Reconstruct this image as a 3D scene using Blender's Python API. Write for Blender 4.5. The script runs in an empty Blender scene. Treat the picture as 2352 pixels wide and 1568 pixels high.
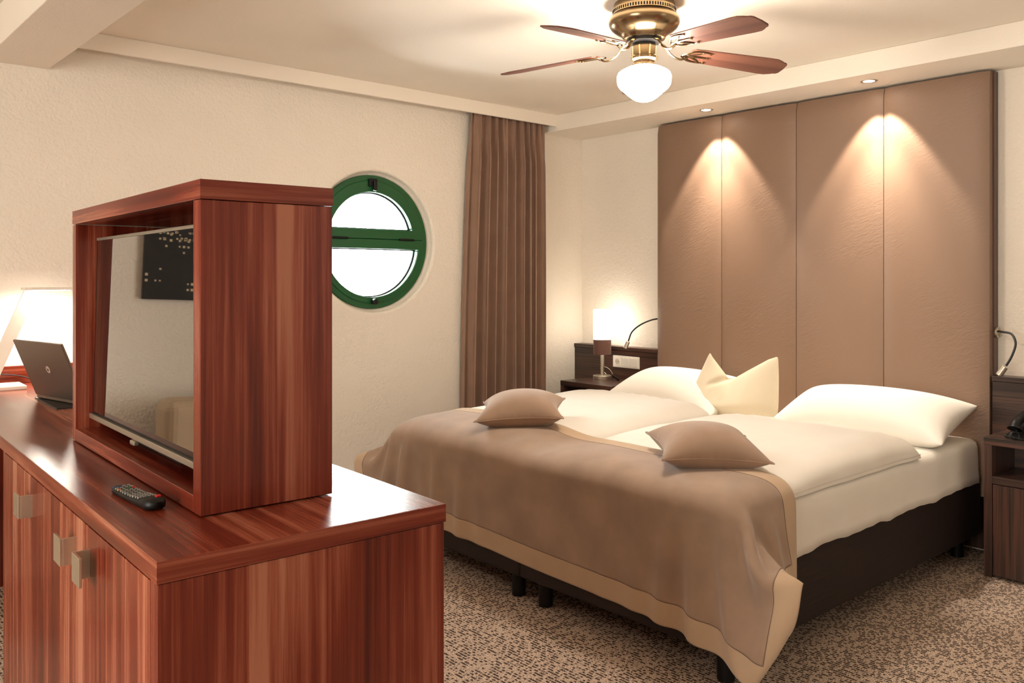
import bpy, bmesh, math, random
import numpy as np
from mathutils import Vector, Matrix, noise

# ------------------------------------------------------------------ camera, world, exposure
SC = bpy.context.scene
COL = SC.collection
R = math.radians
YAW = R(48.4)                      # heading of the view from +X; verticals stay vertical (shift lens)
cam_data = bpy.data.cameras.new('camera')
cam = bpy.data.objects.new('camera', cam_data)
COL.objects.link(cam)
cam.location = (0, 0, 1.40)
cam.rotation_euler = (R(90), 0, YAW - R(90))
cam_data.sensor_width = 36.0
cam_data.lens = 36.0 * 1965 / 2352
cam_data.shift_y = -(784 - 640) / 2352
cam_data.clip_start = 0.02
SC.camera = cam

world = bpy.data.worlds.new('sky')
SC.world = world
world.use_nodes = True
bg = world.node_tree.nodes['Background']
bg.inputs[0].default_value = (0.93, 0.97, 1.0, 1)
bg.inputs[1].default_value = 30.0

SC.view_settings.view_transform = 'Standard'
SC.view_settings.look = 'None'
SC.view_settings.gamma = 1.0
SC.view_settings.use_curve_mapping = False
SC.view_settings.exposure = 0.66

GLOBE_E, SHADE_E, LED_E, SPOT_W, DOWN_E = 69.0, 7.0, 120.0, 46.0, 40.0
WARM = (1.0, 0.89, 0.75)

def portal(name, loc, rot, sx, sy):
    l = bpy.data.lights.new(name, 'AREA')
    l.shape = 'RECTANGLE'; l.size = sx; l.size_y = sy
    l.cycles.is_portal = True
    o = bpy.data.objects.new(name, l); COL.objects.link(o)
    o.location = loc; o.rotation_euler = rot
    return o
portal('round_window_portal', (2.902, 4.80, 1.630), (R(-90), 0, 0), 0.9, 0.9)
portal('rear_fill_window_portal', (-3.03, 1.2, 1.25), (0, R(-90), 0), 2.3, 2.2)  # portal for the added window behind the camera
portal('side_fill_window_portal', (3.95, -2.43, 1.65), (R(90), 0, 0), 1.2, 1.5)  # portal for the added side window, out of view

# ------------------------------------------------------------------ helpers
def lin(c):
    return tuple(((x / 255) / 12.92 if x / 255 <= 0.04045 else ((x / 255 + 0.055) / 1.055) ** 2.4) for x in c) + (1.0,)

def new_mat(name):
    m = bpy.data.materials.new(name); m.use_nodes = True
    nt = m.node_tree
    return m, nt, nt.nodes['Principled BSDF']

def N(nt, kind, **kw):
    n = nt.nodes.new(kind)
    for k, v in kw.items():
        if k.startswith('i_'):
            key = k[2:]
            key = int(key) if key.isdigit() else key
            n.inputs[key].default_value = v
        else:
            setattr(n, k, v)
    return n

def plain(name, rgb, rough=0.5, metal=0.0, spec=0.5, sheen=0.0):
    m, nt, b = new_mat(name)
    b.inputs['Base Color'].default_value = lin(rgb)
    b.inputs['Roughness'].default_value = rough
    b.inputs['Metallic'].default_value = metal
    b.inputs['Specular IOR Level'].default_value = spec
    if sheen:
        b.inputs['Sheen Weight'].default_value = sheen
        b.inputs['Sheen Roughness'].default_value = 0.4
    return m

def add_bump(nt, b, height_socket, strength, dist):
    bp = N(nt, 'ShaderNodeBump')
    bp.inputs['Strength'].default_value = strength
    bp.inputs['Distance'].default_value = dist
    nt.links.new(height_socket, bp.inputs['Height'])
    nt.links.new(bp.outputs[0], b.inputs['Normal'])
    return bp

def ramp(nt, stops):
    r = N(nt, 'ShaderNodeValToRGB')
    els = r.color_ramp.elements
    while len(els) < len(stops): els.new(0.5)
    for e, (p, c) in zip(els, stops):
        e.position = p; e.color = c if len(c) == 4 else lin(c)
    return r

def emis(name, rgb, strength):
    m, nt, b = new_mat(name)
    nt.nodes.remove(b)
    e = N(nt, 'ShaderNodeEmission')
    e.inputs[0].default_value = tuple(rgb) + (1.0,)
    e.inputs[1].default_value = strength
    nt.links.new(e.outputs[0], nt.nodes['Material Output'].inputs[0])
    return m

def plaster(name, rgb, scale=70.0, dist=0.007, strength=0.62):
    m, nt, b = new_mat(name)
    tc = N(nt, 'ShaderNodeTexCoord')
    n1 = N(nt, 'ShaderNodeTexNoise'); n1.inputs['Scale'].default_value = scale; n1.inputs['Detail'].default_value = 3
    n2 = N(nt, 'ShaderNodeTexNoise'); n2.inputs['Scale'].default_value = scale * 0.45; n2.inputs['Detail'].default_value = 2
    mx = N(nt, 'ShaderNodeMath', operation='ADD')
    for n in (n1, n2): nt.links.new(tc.outputs['Object'], n.inputs['Vector'])
    nt.links.new(n1.outputs[0], mx.inputs[0]); nt.links.new(n2.outputs[0], mx.inputs[1])
    add_bump(nt, b, mx.outputs[0], strength, dist)
    n3 = N(nt, 'ShaderNodeTexNoise'); n3.inputs['Scale'].default_value = 2.0
    nt.links.new(tc.outputs['Object'], n3.inputs['Vector'])
    c = lin(rgb)
    rp = ramp(nt, [(0.3, tuple(x * 0.96 for x in c[:3]) + (1,)), (0.7, c)])
    nt.links.new(n3.outputs[0], rp.inputs[0]); nt.links.new(rp.outputs[0], b.inputs['Base Color'])
    b.inputs['Roughness'].default_value = 0.85
    b.inputs['Specular IOR Level'].default_value = 0.2
    return m

def wood(name, axis, stops, rough=0.3, plank=9.0, fine=60.0, spec=0.5, bump=0.0006, strips=0.0):
    """veneer whose grain runs along one local axis"""
    m, nt, b = new_mat(name)
    tc = N(nt, 'ShaderNodeTexCoord')
    def mapped(sc, st):
        mp = N(nt, 'ShaderNodeMapping')
        v = [sc, sc, sc]; v['xyz'.index(axis)] = st
        mp.inputs['Scale'].default_value = v
        nt.links.new(tc.outputs['Object'], mp.inputs['Vector'])
        return mp
    wav = N(nt, 'ShaderNodeTexNoise'); wav.inputs['Scale'].default_value = 1.0; wav.inputs['Detail'].default_value = 1
    nt.links.new(mapped(3.0, 1.2).outputs[0], wav.inputs['Vector'])
    n1 = N(nt, 'ShaderNodeTexNoise'); n1.inputs['Scale'].default_value = 1.0; n1.inputs['Detail'].default_value = 6
    n1.inputs['Roughness'].default_value = 0.65; n1.inputs['Distortion'].default_value = 0.25
    nt.links.new(mapped(fine, 1.3).outputs[0], n1.inputs['Vector'])
    n2 = N(nt, 'ShaderNodeTexNoise'); n2.inputs['Scale'].default_value = 1.0; n2.inputs['Detail'].default_value = 2
    n2.inputs['Roughness'].default_value = 0.7
    nt.links.new(mapped(plank, 0.5).outputs[0], n2.inputs['Vector'])
    a = N(nt, 'ShaderNodeMath', operation='MULTIPLY'); a.inputs[1].default_value = 0.5
    nt.links.new(n1.outputs[0], a.inputs[0])
    c = N(nt, 'ShaderNodeMath', operation='MULTIPLY_ADD'); c.inputs[1].default_value = 0.62
    nt.links.new(n2.outputs[0], c.inputs[0]); nt.links.new(a.outputs[0], c.inputs[2])
    d = N(nt, 'ShaderNodeMath', operation='MULTIPLY_ADD'); d.inputs[1].default_value = 0.22
    nt.links.new(wav.outputs[0], d.inputs[0]); nt.links.new(c.outputs[0], d.inputs[2])
    out = d.outputs[0]
    if strips:
        # veneer strips, each with a tone of its own
        sp = N(nt, 'ShaderNodeSeparateXYZ'); nt.links.new(tc.outputs['Object'], sp.inputs[0])
        i, j = [k for k in range(3) if k != 'xyz'.index(axis)]
        ad = N(nt, 'ShaderNodeMath', operation='ADD'); nt.links.new(sp.outputs[i], ad.inputs[0]); nt.links.new(sp.outputs[j], ad.inputs[1])
        dv = N(nt, 'ShaderNodeMath', operation='DIVIDE'); dv.inputs[1].default_value = strips; nt.links.new(ad.outputs[0], dv.inputs[0])
        fl = N(nt, 'ShaderNodeMath', operation='FLOOR'); nt.links.new(dv.outputs[0], fl.inputs[0])
        wn = N(nt, 'ShaderNodeTexWhiteNoise', noise_dimensions='1D'); nt.links.new(fl.outputs[0], wn.inputs['W'])
        ma = N(nt, 'ShaderNodeMath', operation='MULTIPLY_ADD'); ma.inputs[1].default_value = 0.10
        sb = N(nt, 'ShaderNodeMath', operation='SUBTRACT'); sb.inputs[1].default_value = 0.056
        nt.links.new(d.outputs[0], sb.inputs[0]); nt.links.new(wn.outputs['Value'], ma.inputs[0]); nt.links.new(sb.outputs[0], ma.inputs[2])
        out = ma.outputs[0]
    rp = ramp(nt, stops)
    nt.links.new(out, rp.inputs[0]); nt.links.new(rp.outputs[0], b.inputs['Base Color'])
    b.inputs['Roughness'].default_value = rough
    b.inputs['Specular IOR Level'].default_value = spec
    if bump: add_bump(nt, b, n1.outputs[0], 0.25, bump)
    return m

RED = [(0.44, (50, 13, 7)), (0.56, (86, 26, 14)), (0.66, (116, 43, 26)), (0.75, (146, 76, 54)), (0.84, (170, 108, 84))]
W = {}
def red(axis):
    if axis not in W: W[axis] = wood('plum_wood_grain_' + axis, axis, RED, rough=0.26, spec=0.5, strips=0.083, bump=0.0003)
    return W[axis]
DARK = [(0.46, (30, 21, 18)), (0.58, (50, 36, 30)), (0.66, (70, 51, 43)), (0.76, (96, 62, 50)), (0.84, (62, 46, 40))]
DW = {}
def dark(axis):
    if axis not in DW: DW[axis] = wood('macassar_wood_grain_' + axis, axis, DARK, rough=0.32, plank=22.0, fine=90.0)
    return DW[axis]

def fabric(name, rgb, rough=0.9, sheen=0.3, weave=900.0, blotch=0.1, bump=0.0004, blscale=7.0):
    m, nt, b = new_mat(name)
    tc = N(nt, 'ShaderNodeTexCoord')
    n1 = N(nt, 'ShaderNodeTexNoise'); n1.inputs['Scale'].default_value = weave; n1.inputs['Detail'].default_value = 2
    n2 = N(nt, 'ShaderNodeTexNoise'); n2.inputs['Scale'].default_value = blscale; n2.inputs['Detail'].default_value = 4
    for n in (n1, n2): nt.links.new(tc.outputs['Object'], n.inputs['Vector'])
    c = lin(rgb)[:3]
    rp = ramp(nt, [(0.3, tuple(x * (1 - blotch) for x in c) + (1,)), (0.7, tuple(min(1, x * (1 + blotch)) for x in c) + (1,))])
    nt.links.new(n2.outputs[0], rp.inputs[0]); nt.links.new(rp.outputs[0], b.inputs['Base Color'])
    b.inputs['Roughness'].default_value = rough
    b.inputs['Specular IOR Level'].default_value = 0.15
    b.inputs['Sheen Weight'].default_value = sheen
    b.inputs['Sheen Roughness'].default_value = 0.45
    if bump: add_bump(nt, b, n1.outputs[0], 0.3, bump)
    return m

def mesh_obj(name, verts, faces, mat, parent=None, smooth=False):
    me = bpy.data.meshes.new(name)
    me.from_pydata([tuple(v) for v in verts], [], faces)
    me.update()
    o = bpy.data.objects.new(name, me)
    COL.objects.link(o)
    if mat is not None: me.materials.append(mat)
    if smooth:
        for p in me.polygons: p.use_smooth = True
    if parent is not None: o.parent = parent
    return o

def fix_normals(o):
    bm = bmesh.new(); bm.from_mesh(o.data)
    bmesh.ops.recalc_face_normals(bm, faces=bm.faces[:])
    bm.to_mesh(o.data); bm.free()
    return o

def bevel(o, w, seg=2, angle=30):
    md = o.modifiers.new('bevel', 'BEVEL'); md.width = w; md.segments = seg
    md.limit_method = 'ANGLE'; md.angle_limit = R(angle)
    return o

def subsurf(o, lv=1):
    md = o.modifiers.new('subsurf', 'SUBSURF'); md.levels = lv; md.render_levels = lv
    return o

def autosmooth(o, ang=40):
    me = o.data
    for p in me.polygons: p.use_smooth = True
    bm = bmesh.new(); bm.from_mesh(me)
    for e in bm.edges:
        if len(e.link_faces) == 2 and e.calc_face_angle(0) > R(ang): e.smooth = False
    bm.to_mesh(me); bm.free()
    return o

BOXF = [(0, 3, 2, 1), (4, 5, 6, 7), (0, 1, 5, 4), (1, 2, 6, 5), (2, 3, 7, 6), (3, 0, 4, 7)]
def boxv(x0, x1, y0, y1, z0, z1):
    return [(x0, y0, z0), (x1, y0, z0), (x1, y1, z0), (x0, y1, z0), (x0, y0, z1), (x1, y0, z1), (x1, y1, z1), (x0, y1, z1)]
def box(name, b, mat, parent=None, bev=0.0, seg=2):
    o = mesh_obj(name, boxv(*b), BOXF, mat, parent)
    if bev: bevel(o, bev, seg)
    return o
def boxes(name, bs, mat, parent=None, bev=0.0):
    v, f = [], []
    for b in bs:
        k = len(v); v += boxv(*b); f += [tuple(i + k for i in q) for q in BOXF]
    o = mesh_obj(name, v, f, mat, parent)
    if bev: bevel(o, bev)
    return o

def lathe(name, prof, mat, parent=None, seg=48, center=(0, 0, 0), ang=35, close=False):
    v, f = [], []
    n = len(prof)
    for i in range(seg):
        a = 2 * math.pi * i / seg
        for r, z in prof: v.append((center[0] + r * math.cos(a), center[1] + r * math.sin(a), center[2] + z))
    for i in range(seg):
        j = (i + 1) % seg
        for k in range(n - 1 + (1 if close else 0)):
            l = (k + 1) % n
            f.append((i * n + k, j * n + k, j * n + l, i * n + l))
    o = mesh_obj(name, v, f, mat, parent)
    bm = bmesh.new(); bm.from_mesh(o.data)
    bmesh.ops.remove_doubles(bm, verts=bm.verts[:], dist=1e-6)
    bmesh.ops.recalc_face_normals(bm, faces=bm.faces[:])
    bm.to_mesh(o.data); bm.free()
    return autosmooth(o, ang)

def catmull(pts, n=8):
    P = [Vector(p) for p in pts]
    P = [P[0] * 2 - P[1]] + P + [P[-1] * 2 - P[-2]]
    out = []
    for i in range(1, len(P) - 2):
        for k in range(n):
            t = k / n
            a, b, c, d = P[i - 1], P[i], P[i + 1], P[i + 2]
            out.append(0.5 * ((2 * b) + (c - a) * t + (2 * a - 5 * b + 4 * c - d) * t * t + (3 * b - a - 3 * c + d) * t ** 3))
    out.append(P[-2])
    return out

def tube(name, pts, rad, mat, parent=None, seg=10, smooth_n=8, flat=None):
    """sweep a round (or flattened) section along a smooth path"""
    path = catmull(pts, smooth_n) if smooth_n else [Vector(p) for p in pts]
    v, f = [], []
    up = Vector((0, 0, 1))
    prev = None
    n = len(path)
    for i, p in enumerate(path):
        t = (path[min(i + 1, n - 1)] - path[max(i - 1, 0)]).normalized()
        if prev is None:
            s = t.cross(up)
            if s.length < 1e-3: s = t.cross(Vector((1, 0, 0)))
            s.normalize()
        else:
            s = (prev - t * prev.dot(t)).normalized()
        prev = s
        w = t.cross(s)
        r = rad(i / (n - 1)) if callable(rad) else rad
        for k in range(seg):
            a = 2 * math.pi * k / seg
            v.append(p + s * (r * math.cos(a)) + w * (r * math.sin(a) * (flat or 1)))
    for i in range(n - 1):
        for k in range(seg):
            l = (k + 1) % seg
            f.append((i * seg + k, i * seg + l, (i + 1) * seg + l, (i + 1) * seg + k))
    f.append(tuple(range(seg))); f.append(tuple((n - 1) * seg + k for k in range(seg)))
    o = mesh_obj(name, v, f, mat, parent)
    fix_normals(o)
    return autosmooth(o, 50)

def prism(name, outline, z0, z1, mat, parent=None, bev=0.0, axis='z'):
    """extrude a 2D outline; axis z: (x,y), axis y: (x,z), axis x: (y,z)"""
    n = len(outline)
    def pt(a, b, h):
        return (a, b, h) if axis == 'z' else ((a, h, b) if axis == 'y' else (h, a, b))
    v = [pt(a, b, z0) for a, b in outline] + [pt(a, b, z1) for a, b in outline]
    f = [tuple(range(n)), tuple(range(2 * n - 1, n - 1, -1))]
    f += [(i, (i + 1) % n, n + (i + 1) % n, n + i) for i in range(n)]
    o = mesh_obj(name, v, f, mat, parent)
    fix_normals(o)
    if bev: bevel(o, bev)
    return o

def cyl(name, p0, p1, r, mat, parent=None, seg=24, bev=0.0):
    p0, p1 = Vector(p0), Vector(p1)
    t = (p1 - p0).normalized()
    s = t.cross(Vector((0, 0, 1)))
    if s.length < 1e-3: s = Vector((1, 0, 0))
    s.normalize(); w = t.cross(s)
    v = [p + s * (r * math.cos(2 * math.pi * k / seg)) + w * (r * math.sin(2 * math.pi * k / seg)) for p in (p0, p1) for k in range(seg)]
    f = [tuple(range(seg)), tuple(range(2 * seg - 1, seg - 1, -1))] + [(k, (k + 1) % seg, seg + (k + 1) % seg, seg + k) for k in range(seg)]
    o = mesh_obj(name, v, f, mat, parent)
    fix_normals(o); autosmooth(o, 40)
    if bev: bevel(o, bev, 2)
    return o

def tag(o, label, cat, group=None, kind=None):
    o['label'] = label; o['category'] = cat
    if group: o['group'] = group
    if kind: o['kind'] = kind
    return o
def thing(name, loc, rz, label, cat, group=None, kind=None):
    o = bpy.data.objects.new(name, None); COL.objects.link(o)
    o.empty_display_size = 0.1
    o.location = loc; o.rotation_euler = (0, 0, rz)
    return tag(o, label, cat, group, kind)
def part_label(o, label):
    o['label'] = label
    return o

# ------------------------------------------------------------------ common materials
M_WALL = plaster('wall_plaster', (236, 226, 212))
M_CEIL = plaster('ceiling_plaster', (240, 230, 216), scale=140, dist=0.0015, strength=0.4)
M_TRIM = plain('white_painted_board', (238, 228, 214), 0.6, spec=0.3)
M_BRASS = plain('antique_brass', (150, 128, 98), 0.24, 1.0)
M_NICKEL = plain('brushed_nickel', (200, 190, 172), 0.32, 0.85)
M_BLACK = plain('black_plastic', (14, 13, 13), 0.45, spec=0.3)
M_DARKHOLE = plain('dark_void', (10, 8, 7), 0.9)
M_RUBBER = plain('black_rubber_cord', (24, 21, 20), 0.5)
M_WHITEPL = plain('white_plastic', (238, 232, 220), 0.4)
M_SILVER = plain('silver_bezel', (178, 168, 152), 0.35, 0.8)
M_EDGE = plain('wood_edge_band', (170, 108, 82), 0.4)

# ------------------------------------------------------------------ room shell
XW, YW, ZC, ZS = 4.75, 4.54, 2.575, 2.46        # headboard wall, round window wall, ceiling, soffit underside
X0, Y0 = -3.0, -2.4

def carpet():
    m, nt, b = new_mat('woven_carpet')
    tc = N(nt, 'ShaderNodeTexCoord')
    sep = N(nt, 'ShaderNodeSeparateXYZ'); nt.links.new(tc.outputs['Object'], sep.inputs[0])
    def mth(op, a, bb=None, c=None):
        n = N(nt, 'ShaderNodeMath', operation=op)
        for k, s in enumerate((a, bb, c)):
            if s is None: continue
            if isinstance(s, (int, float)): n.inputs[k].default_value = s
            else: nt.links.new(s, n.inputs[k])
        return n.outputs[0]
    wob = N(nt, 'ShaderNodeTexNoise'); wob.inputs['Scale'].default_value = 260; wob.inputs['Detail'].default_value = 2
    nt.links.new(tc.outputs['Object'], wob.inputs['Vector'])
    wx = mth('MULTIPLY_ADD', mth('SUBTRACT', wob.outputs[0], 0.5), 0.011, sep.outputs[0])
    px = mth('DIVIDE', wx, 0.0145)
    row = mth('FLOOR', px)
    fr = mth('FRACT', px)
    inrow = mth('LESS_THAN', mth('ABSOLUTE', mth('SUBTRACT', fr, 0.5)), 0.30)
    cmb = N(nt, 'ShaderNodeCombineXYZ')
    nt.links.new(mth('MULTIPLY', row, 7.31), cmb.inputs[0]); nt.links.new(mth('MULTIPLY', sep.outputs[1], 60.0), cmb.inputs[1])
    nn = N(nt, 'ShaderNodeTexNoise'); nn.inputs['Scale'].default_value = 1.0; nn.inputs['Detail'].default_value = 2.0
    nt.links.new(cmb.outputs[0], nn.inputs['Vector'])
    big = N(nt, 'ShaderNodeTexNoise'); big.inputs['Scale'].default_value = 3.0
    nt.links.new(tc.outputs['Object'], big.inputs['Vector'])
    thr = mth('MULTIPLY_ADD', mth('SUBTRACT', big.outputs[0], 0.5), 0.12, 0.50)
    ragged = mth('MULTIPLY_ADD', mth('SUBTRACT', wob.outputs[0], 0.5), 0.25, nn.outputs[0])
    dash = mth('MULTIPLY', mth('GREATER_THAN', ragged, thr), inrow)
    n2 = N(nt, 'ShaderNodeTexNoise'); n2.inputs['Scale'].default_value = 190; n2.inputs['Detail'].default_value = 3
    nt.links.new(tc.outputs['Object'], n2.inputs['Vector'])
    rp = ramp(nt, [(0.34, (150, 128, 114)), (0.50, (198, 174, 156)), (0.66, (240, 220, 198))])
    nt.links.new(n2.outputs[0], rp.inputs[0])
    mix = N(nt, 'ShaderNodeMixRGB'); mix.inputs[2].default_value = lin((52, 38, 34))
    nt.links.new(mth('MULTIPLY', dash, 0.92), mix.inputs[0]); nt.links.new(rp.outputs[0], mix.inputs[1])
    nt.links.new(mix.outputs[0], b.inputs['Base Color'])
    b.inputs['Roughness'].default_value = 0.95; b.inputs['Specular IOR Level'].default_value = 0.05
    h = mth('MULTIPLY_ADD', dash, -0.6, n2.outputs[0])
    add_bump(nt, b, h, 0.5, 0.003)
    return m

tag(box('floor', (X0, XW, Y0, YW, -0.05, 0.0), carpet()), 'beige brown woven carpet with rows of dark dashes', 'carpet', kind='structure')
tag(box('ceiling', (X0, XW, Y0, YW, ZC, ZC + 0.1), M_CEIL), 'cream ceiling above the whole bedroom', 'ceiling', kind='structure')
tag(box('wall_right', (XW, XW + 0.2, Y0, YW, 0, ZC), M_WALL), 'cream plaster wall behind the padded headboard', 'wall', kind='structure')
tag(boxes('wall_front', [(X0, 3.35, Y0 - 0.2, Y0, 0, ZC), (4.55, XW, Y0 - 0.2, Y0, 0, ZC), (3.35, 4.55, Y0 - 0.2, Y0, 0, 0.9), (3.35, 4.55, Y0 - 0.2, Y0, 2.4, ZC)], M_WALL), 'cream plaster wall opposite the round window', 'wall', kind='structure')
# wall behind the camera; its unseen window is added for daylight from that side
bw = (0.1, 2.3, 0.1, 2.4)
tag(boxes('wall_left', [(X0 - 0.2, X0, Y0, bw[0], 0, ZC), (X0 - 0.2, X0, bw[1], YW, 0, ZC), (X0 - 0.2, X0, bw[0], bw[1], 0, bw[2]), (X0 - 0.2, X0, bw[0], bw[1], bw[3], ZC)], M_WALL),
    'cream plaster wall with the tall added daylight window', 'wall', kind='structure')
w2 = thing('fill_window_2', (X0 - 0.1, 1.2, 0.1), 0, 'tall white window added to light the room from behind', 'window', kind='structure')
boxes('window_frame', [(-0.03, 0.03, -1.1, -1.04, 0, 2.3), (-0.03, 0.03, 1.04, 1.1, 0, 2.3), (-0.03, 0.03, -0.04, 0.04, 0, 2.3), (-0.03, 0.03, -1.1, 1.1, 0, 0.06), (-0.03, 0.03, -1.1, 1.1, 2.24, 2.3)], M_TRIM, w2)

def light_filter(name, f):  # tinted clear pane, sets how much light an added window gives
    m, nt, b = new_mat(name)
    nt.nodes.remove(b)
    t = N(nt, 'ShaderNodeBsdfTransparent'); t.inputs[0].default_value = (f, f * 0.96, f * 0.90, 1)
    nt.links.new(t.outputs[0], nt.nodes['Material Output'].inputs[0])
    return m
box('light_filter_panel', (0.06, 0.063, -1.1, 1.1, 0.0, 2.3), light_filter('rear_light_filter', 0.54), w2)  # filter added to dim and warm the rear fill daylight
w3 = thing('fill_window_3', (3.95, Y0 - 0.1, 0.9), 0, 'white side window added to light the room from the right', 'window', kind='structure')  # unseen window, invented as fill light from the right
boxes('window_frame', [(-0.6, -0.54, -0.03, 0.03, 0, 1.5), (0.54, 0.6, -0.03, 0.03, 0, 1.5), (-0.03, 0.03, -0.03, 0.03, 0, 1.5), (-0.6, 0.6, -0.03, 0.03, 0, 0.06), (-0.6, 0.6, -0.03, 0.03, 1.44, 1.5)], M_TRIM, w3)
box('light_filter_panel', (-0.6, 0.6, 0.06, 0.063, 0.0, 1.5), light_filter('side_light_filter', 0.22), w3)  # denser filter added to keep the side fill low

# round window wall: hole with a softly rounded plaster reveal
WC = (2.902, 1.630)
def round_wall():
    v, f = [], []
    NS = 96
    S = 0.62
    prof = [(0.455, 0.0), (0.447, 0.002), (0.440, 0.008), (0.436, 0.020), (0.432, 0.056), (0.400, 0.060), (0.400, 0.30)]
    sq, rings = [], [[] for _ in prof]
    for i in range(NS):
        a = 2 * math.pi * i / NS
        c, s = math.cos(a), math.sin(a)
        k = S / max(abs(c), abs(s))
        sq.append(len(v)); v.append((WC[0] + c * k, YW, WC[1] + s * k))
        for j, (r, d) in enumerate(prof):
            rings[j].append(len(v)); v.append((WC[0] + c * r, YW + d, WC[1] + s * r))
    loops = [sq] + rings
    for A, B in zip(loops, loops[1:]):
        for i in range(NS):
            j = (i + 1) % NS
            f.append((A[i], A[j], B[j], B[i]))
    def q(x0, x1, z0, z1):
        k = len(v)
        v.extend([(x0, YW, z0), (x1, YW, z0), (x1, YW, z1), (x0, YW, z1)]); f.append((k, k + 1, k + 2, k + 3))
    cx, cz = WC
    q(X0, cx - S, 0, ZC); q(cx + S, XW, 0, ZC); q(cx - S, cx + S, 0, cz - S); q(cx - S, cx + S, cz + S, ZC)
    # outer skin, so that no daylight leaks in
    def q2(x0, x1, z0, z1):
        k = len(v)
        v.extend([(x0, YW + 0.3, z0), (x1, YW + 0.3, z0), (x1, YW + 0.3, z1), (x0, YW + 0.3, z1)]); f.append((k, k + 1, k + 2, k + 3))
    r = 0.400
    q2(X0, cx - r, 0, ZC); q2(cx + r, XW, 0, ZC); q2(cx - r, cx + r, 0, cz - r); q2(cx - r, cx + r, cz + r, ZC)
    o = mesh_obj('wall_back', v, f, M_WALL)
    for p in o.data.polygons:
        p.use_smooth = len(p.vertices) == 4 and all(abs(v[i][0] - cx) < 0.46 and abs(v[i][2] - cz) < 0.46 for i in p.vertices)
    return o
tag(round_wall(), 'cream textured plaster wall with the round window', 'wall', kind='structure')

# ceiling boards and beam
tag(box('trim_1', (1.06, 4.315, 4.375, 4.395, 2.493, ZC), M_TRIM, bev=0.002), 'white curtain pelmet board below the ceiling', 'pelmet', kind='structure')
tag(box('trim_2', (4.315, XW, Y0, YW, ZS, ZC), M_CEIL, bev=0.004), 'dropped cream ceiling strip above the headboard', 'soffit', kind='structure')
tag(box('trim_3', (0.79, 1.06, Y0, YW, 2.402, ZC), M_CEIL, bev=0.004), 'cream ceiling beam crossing the upper left corner', 'beam', kind='structure')

# ------------------------------------------------------------------ round window
def green_paint():
    m, nt, b = new_mat('green_window_paint')
    b.inputs['Base Color'].default_value = lin((18, 84, 44))
    b.inputs['Roughness'].default_value = 0.3
    return m
M_GREEN = green_paint()
def glass():
    m, nt, b = new_mat('window_glass')
    nt.nodes.remove(b)
    t = N(nt, 'ShaderNodeBsdfTransparent'); t.inputs[0].default_value = (0.97, 0.99, 0.98, 1)
    g = N(nt, 'ShaderNodeBsdfGlossy'); g.inputs['Roughness'].default_value = 0.02
    fr = N(nt, 'ShaderNodeFresnel'); fr.inputs[0].default_value = 1.45
    mx = N(nt, 'ShaderNodeMixShader')
    nt.links.new(fr.outputs[0], mx.inputs[0]); nt.links.new(t.outputs[0], mx.inputs[1]); nt.links.new(g.outputs[0], mx.inputs[2])
    nt.links.new(mx.outputs[0], nt.nodes['Material Output'].inputs[0])
    return m
M_GLASS = glass()
win = thing('window_1', (WC[0], YW + 0.026, WC[1]), 0, 'round green framed window in the cream wall', 'window', kind='structure')

def ring2(name, ro, ri, y0, y1, mat, parent, seg=96):
    return lathe_y(name, [(ro, y0), (ri, y0), (ri, y1), (ro, y1)], mat, parent, seg)
def lathe_y(name, prof, mat, parent, seg=96):
    v, f = [], []; n = len(prof)
    for i in range(seg):
        a = 2 * math.pi * i / seg
        for r, y in prof: v.append((r * math.cos(a), y, r * math.sin(a)))
    for i in range(seg):
        j = (i + 1) % seg
        for k in range(n):
            l = (k + 1) % n
            f.append((i * n + k, i * n + l, j * n + l, j * n + k))
    o = mesh_obj(name, v, f, mat, parent); fix_normals(o); autosmooth(o, 35); bevel(o, 0.004, 2, 50)
    return o
ring2('frame', 0.418, 0.372, 0.020, 0.085, M_GREEN, win)
box('mullion', (-0.375, 0.375, 0.045, 0.072, -0.004, 0.044), M_GREEN, win)
def dring(name, ro, zo, ri, zi, y0, y1, sgn, mat, parent, n=48):
    """half round sash, cut off along a chord"""
    def arc(r, z):
        a0 = math.asin(z / r); a1 = math.pi - a0
        return [(r * math.cos(a0 + (a1 - a0) * k / n), sgn * r * math.sin(a0 + (a1 - a0) * k / n)) for k in range(n + 1)]
    A, B = arc(ro, zo), arc(ri, zi)
    v = []
    for y in (y0, y1):
        v += [(x, y, z) for x, z in A] + [(x, y, z) for x, z in B]
    m = n + 1; f = []
    for i in range(m):
        j = (i + 1) % m
        f += [(i, j, m + j, m + i), (2 * m + i, 3 * m + i, 3 * m + j, 2 * m + j), (i, 2 * m + i, 2 * m + j, j), (m + i, m + j, 3 * m + j, 3 * m + i)]
    o = mesh_obj(name, v, f, mat, parent); fix_normals(o); bevel(o, 0.005, 2, 50)
    return o
def dpane(name, r, z, y, sgn, parent, n=48):
    a0 = math.asin(z / r); a1 = math.pi - a0
    pts = [(r * math.cos(a0 + (a1 - a0) * k / n), sgn * r * math.sin(a0 + (a1 - a0) * k / n)) for k in range(n + 1)]
    return prism(name, pts, y, y + 0.006, M_GLASS, parent, axis='y')
M_SEAL = plain('black_window_seal', (20, 20, 20), 0.6)
for sgn, zo, zi, ri in ((1, 0.021, 0.081, 0.312), (-1, -0.019, 0.041, 0.345)):
    s = dring('sash', 0.384, zo, ri, zi, 0.012, 0.075, sgn, M_GREEN, win)
    dring('seal', ri + 0.003, zi - 0.003, ri - 0.007, zi + 0.007, 0.050, 0.068, sgn, M_SEAL, s)
    dpane('pane', ri + 0.002, zi - 0.002, 0.056, sgn, s)
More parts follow.
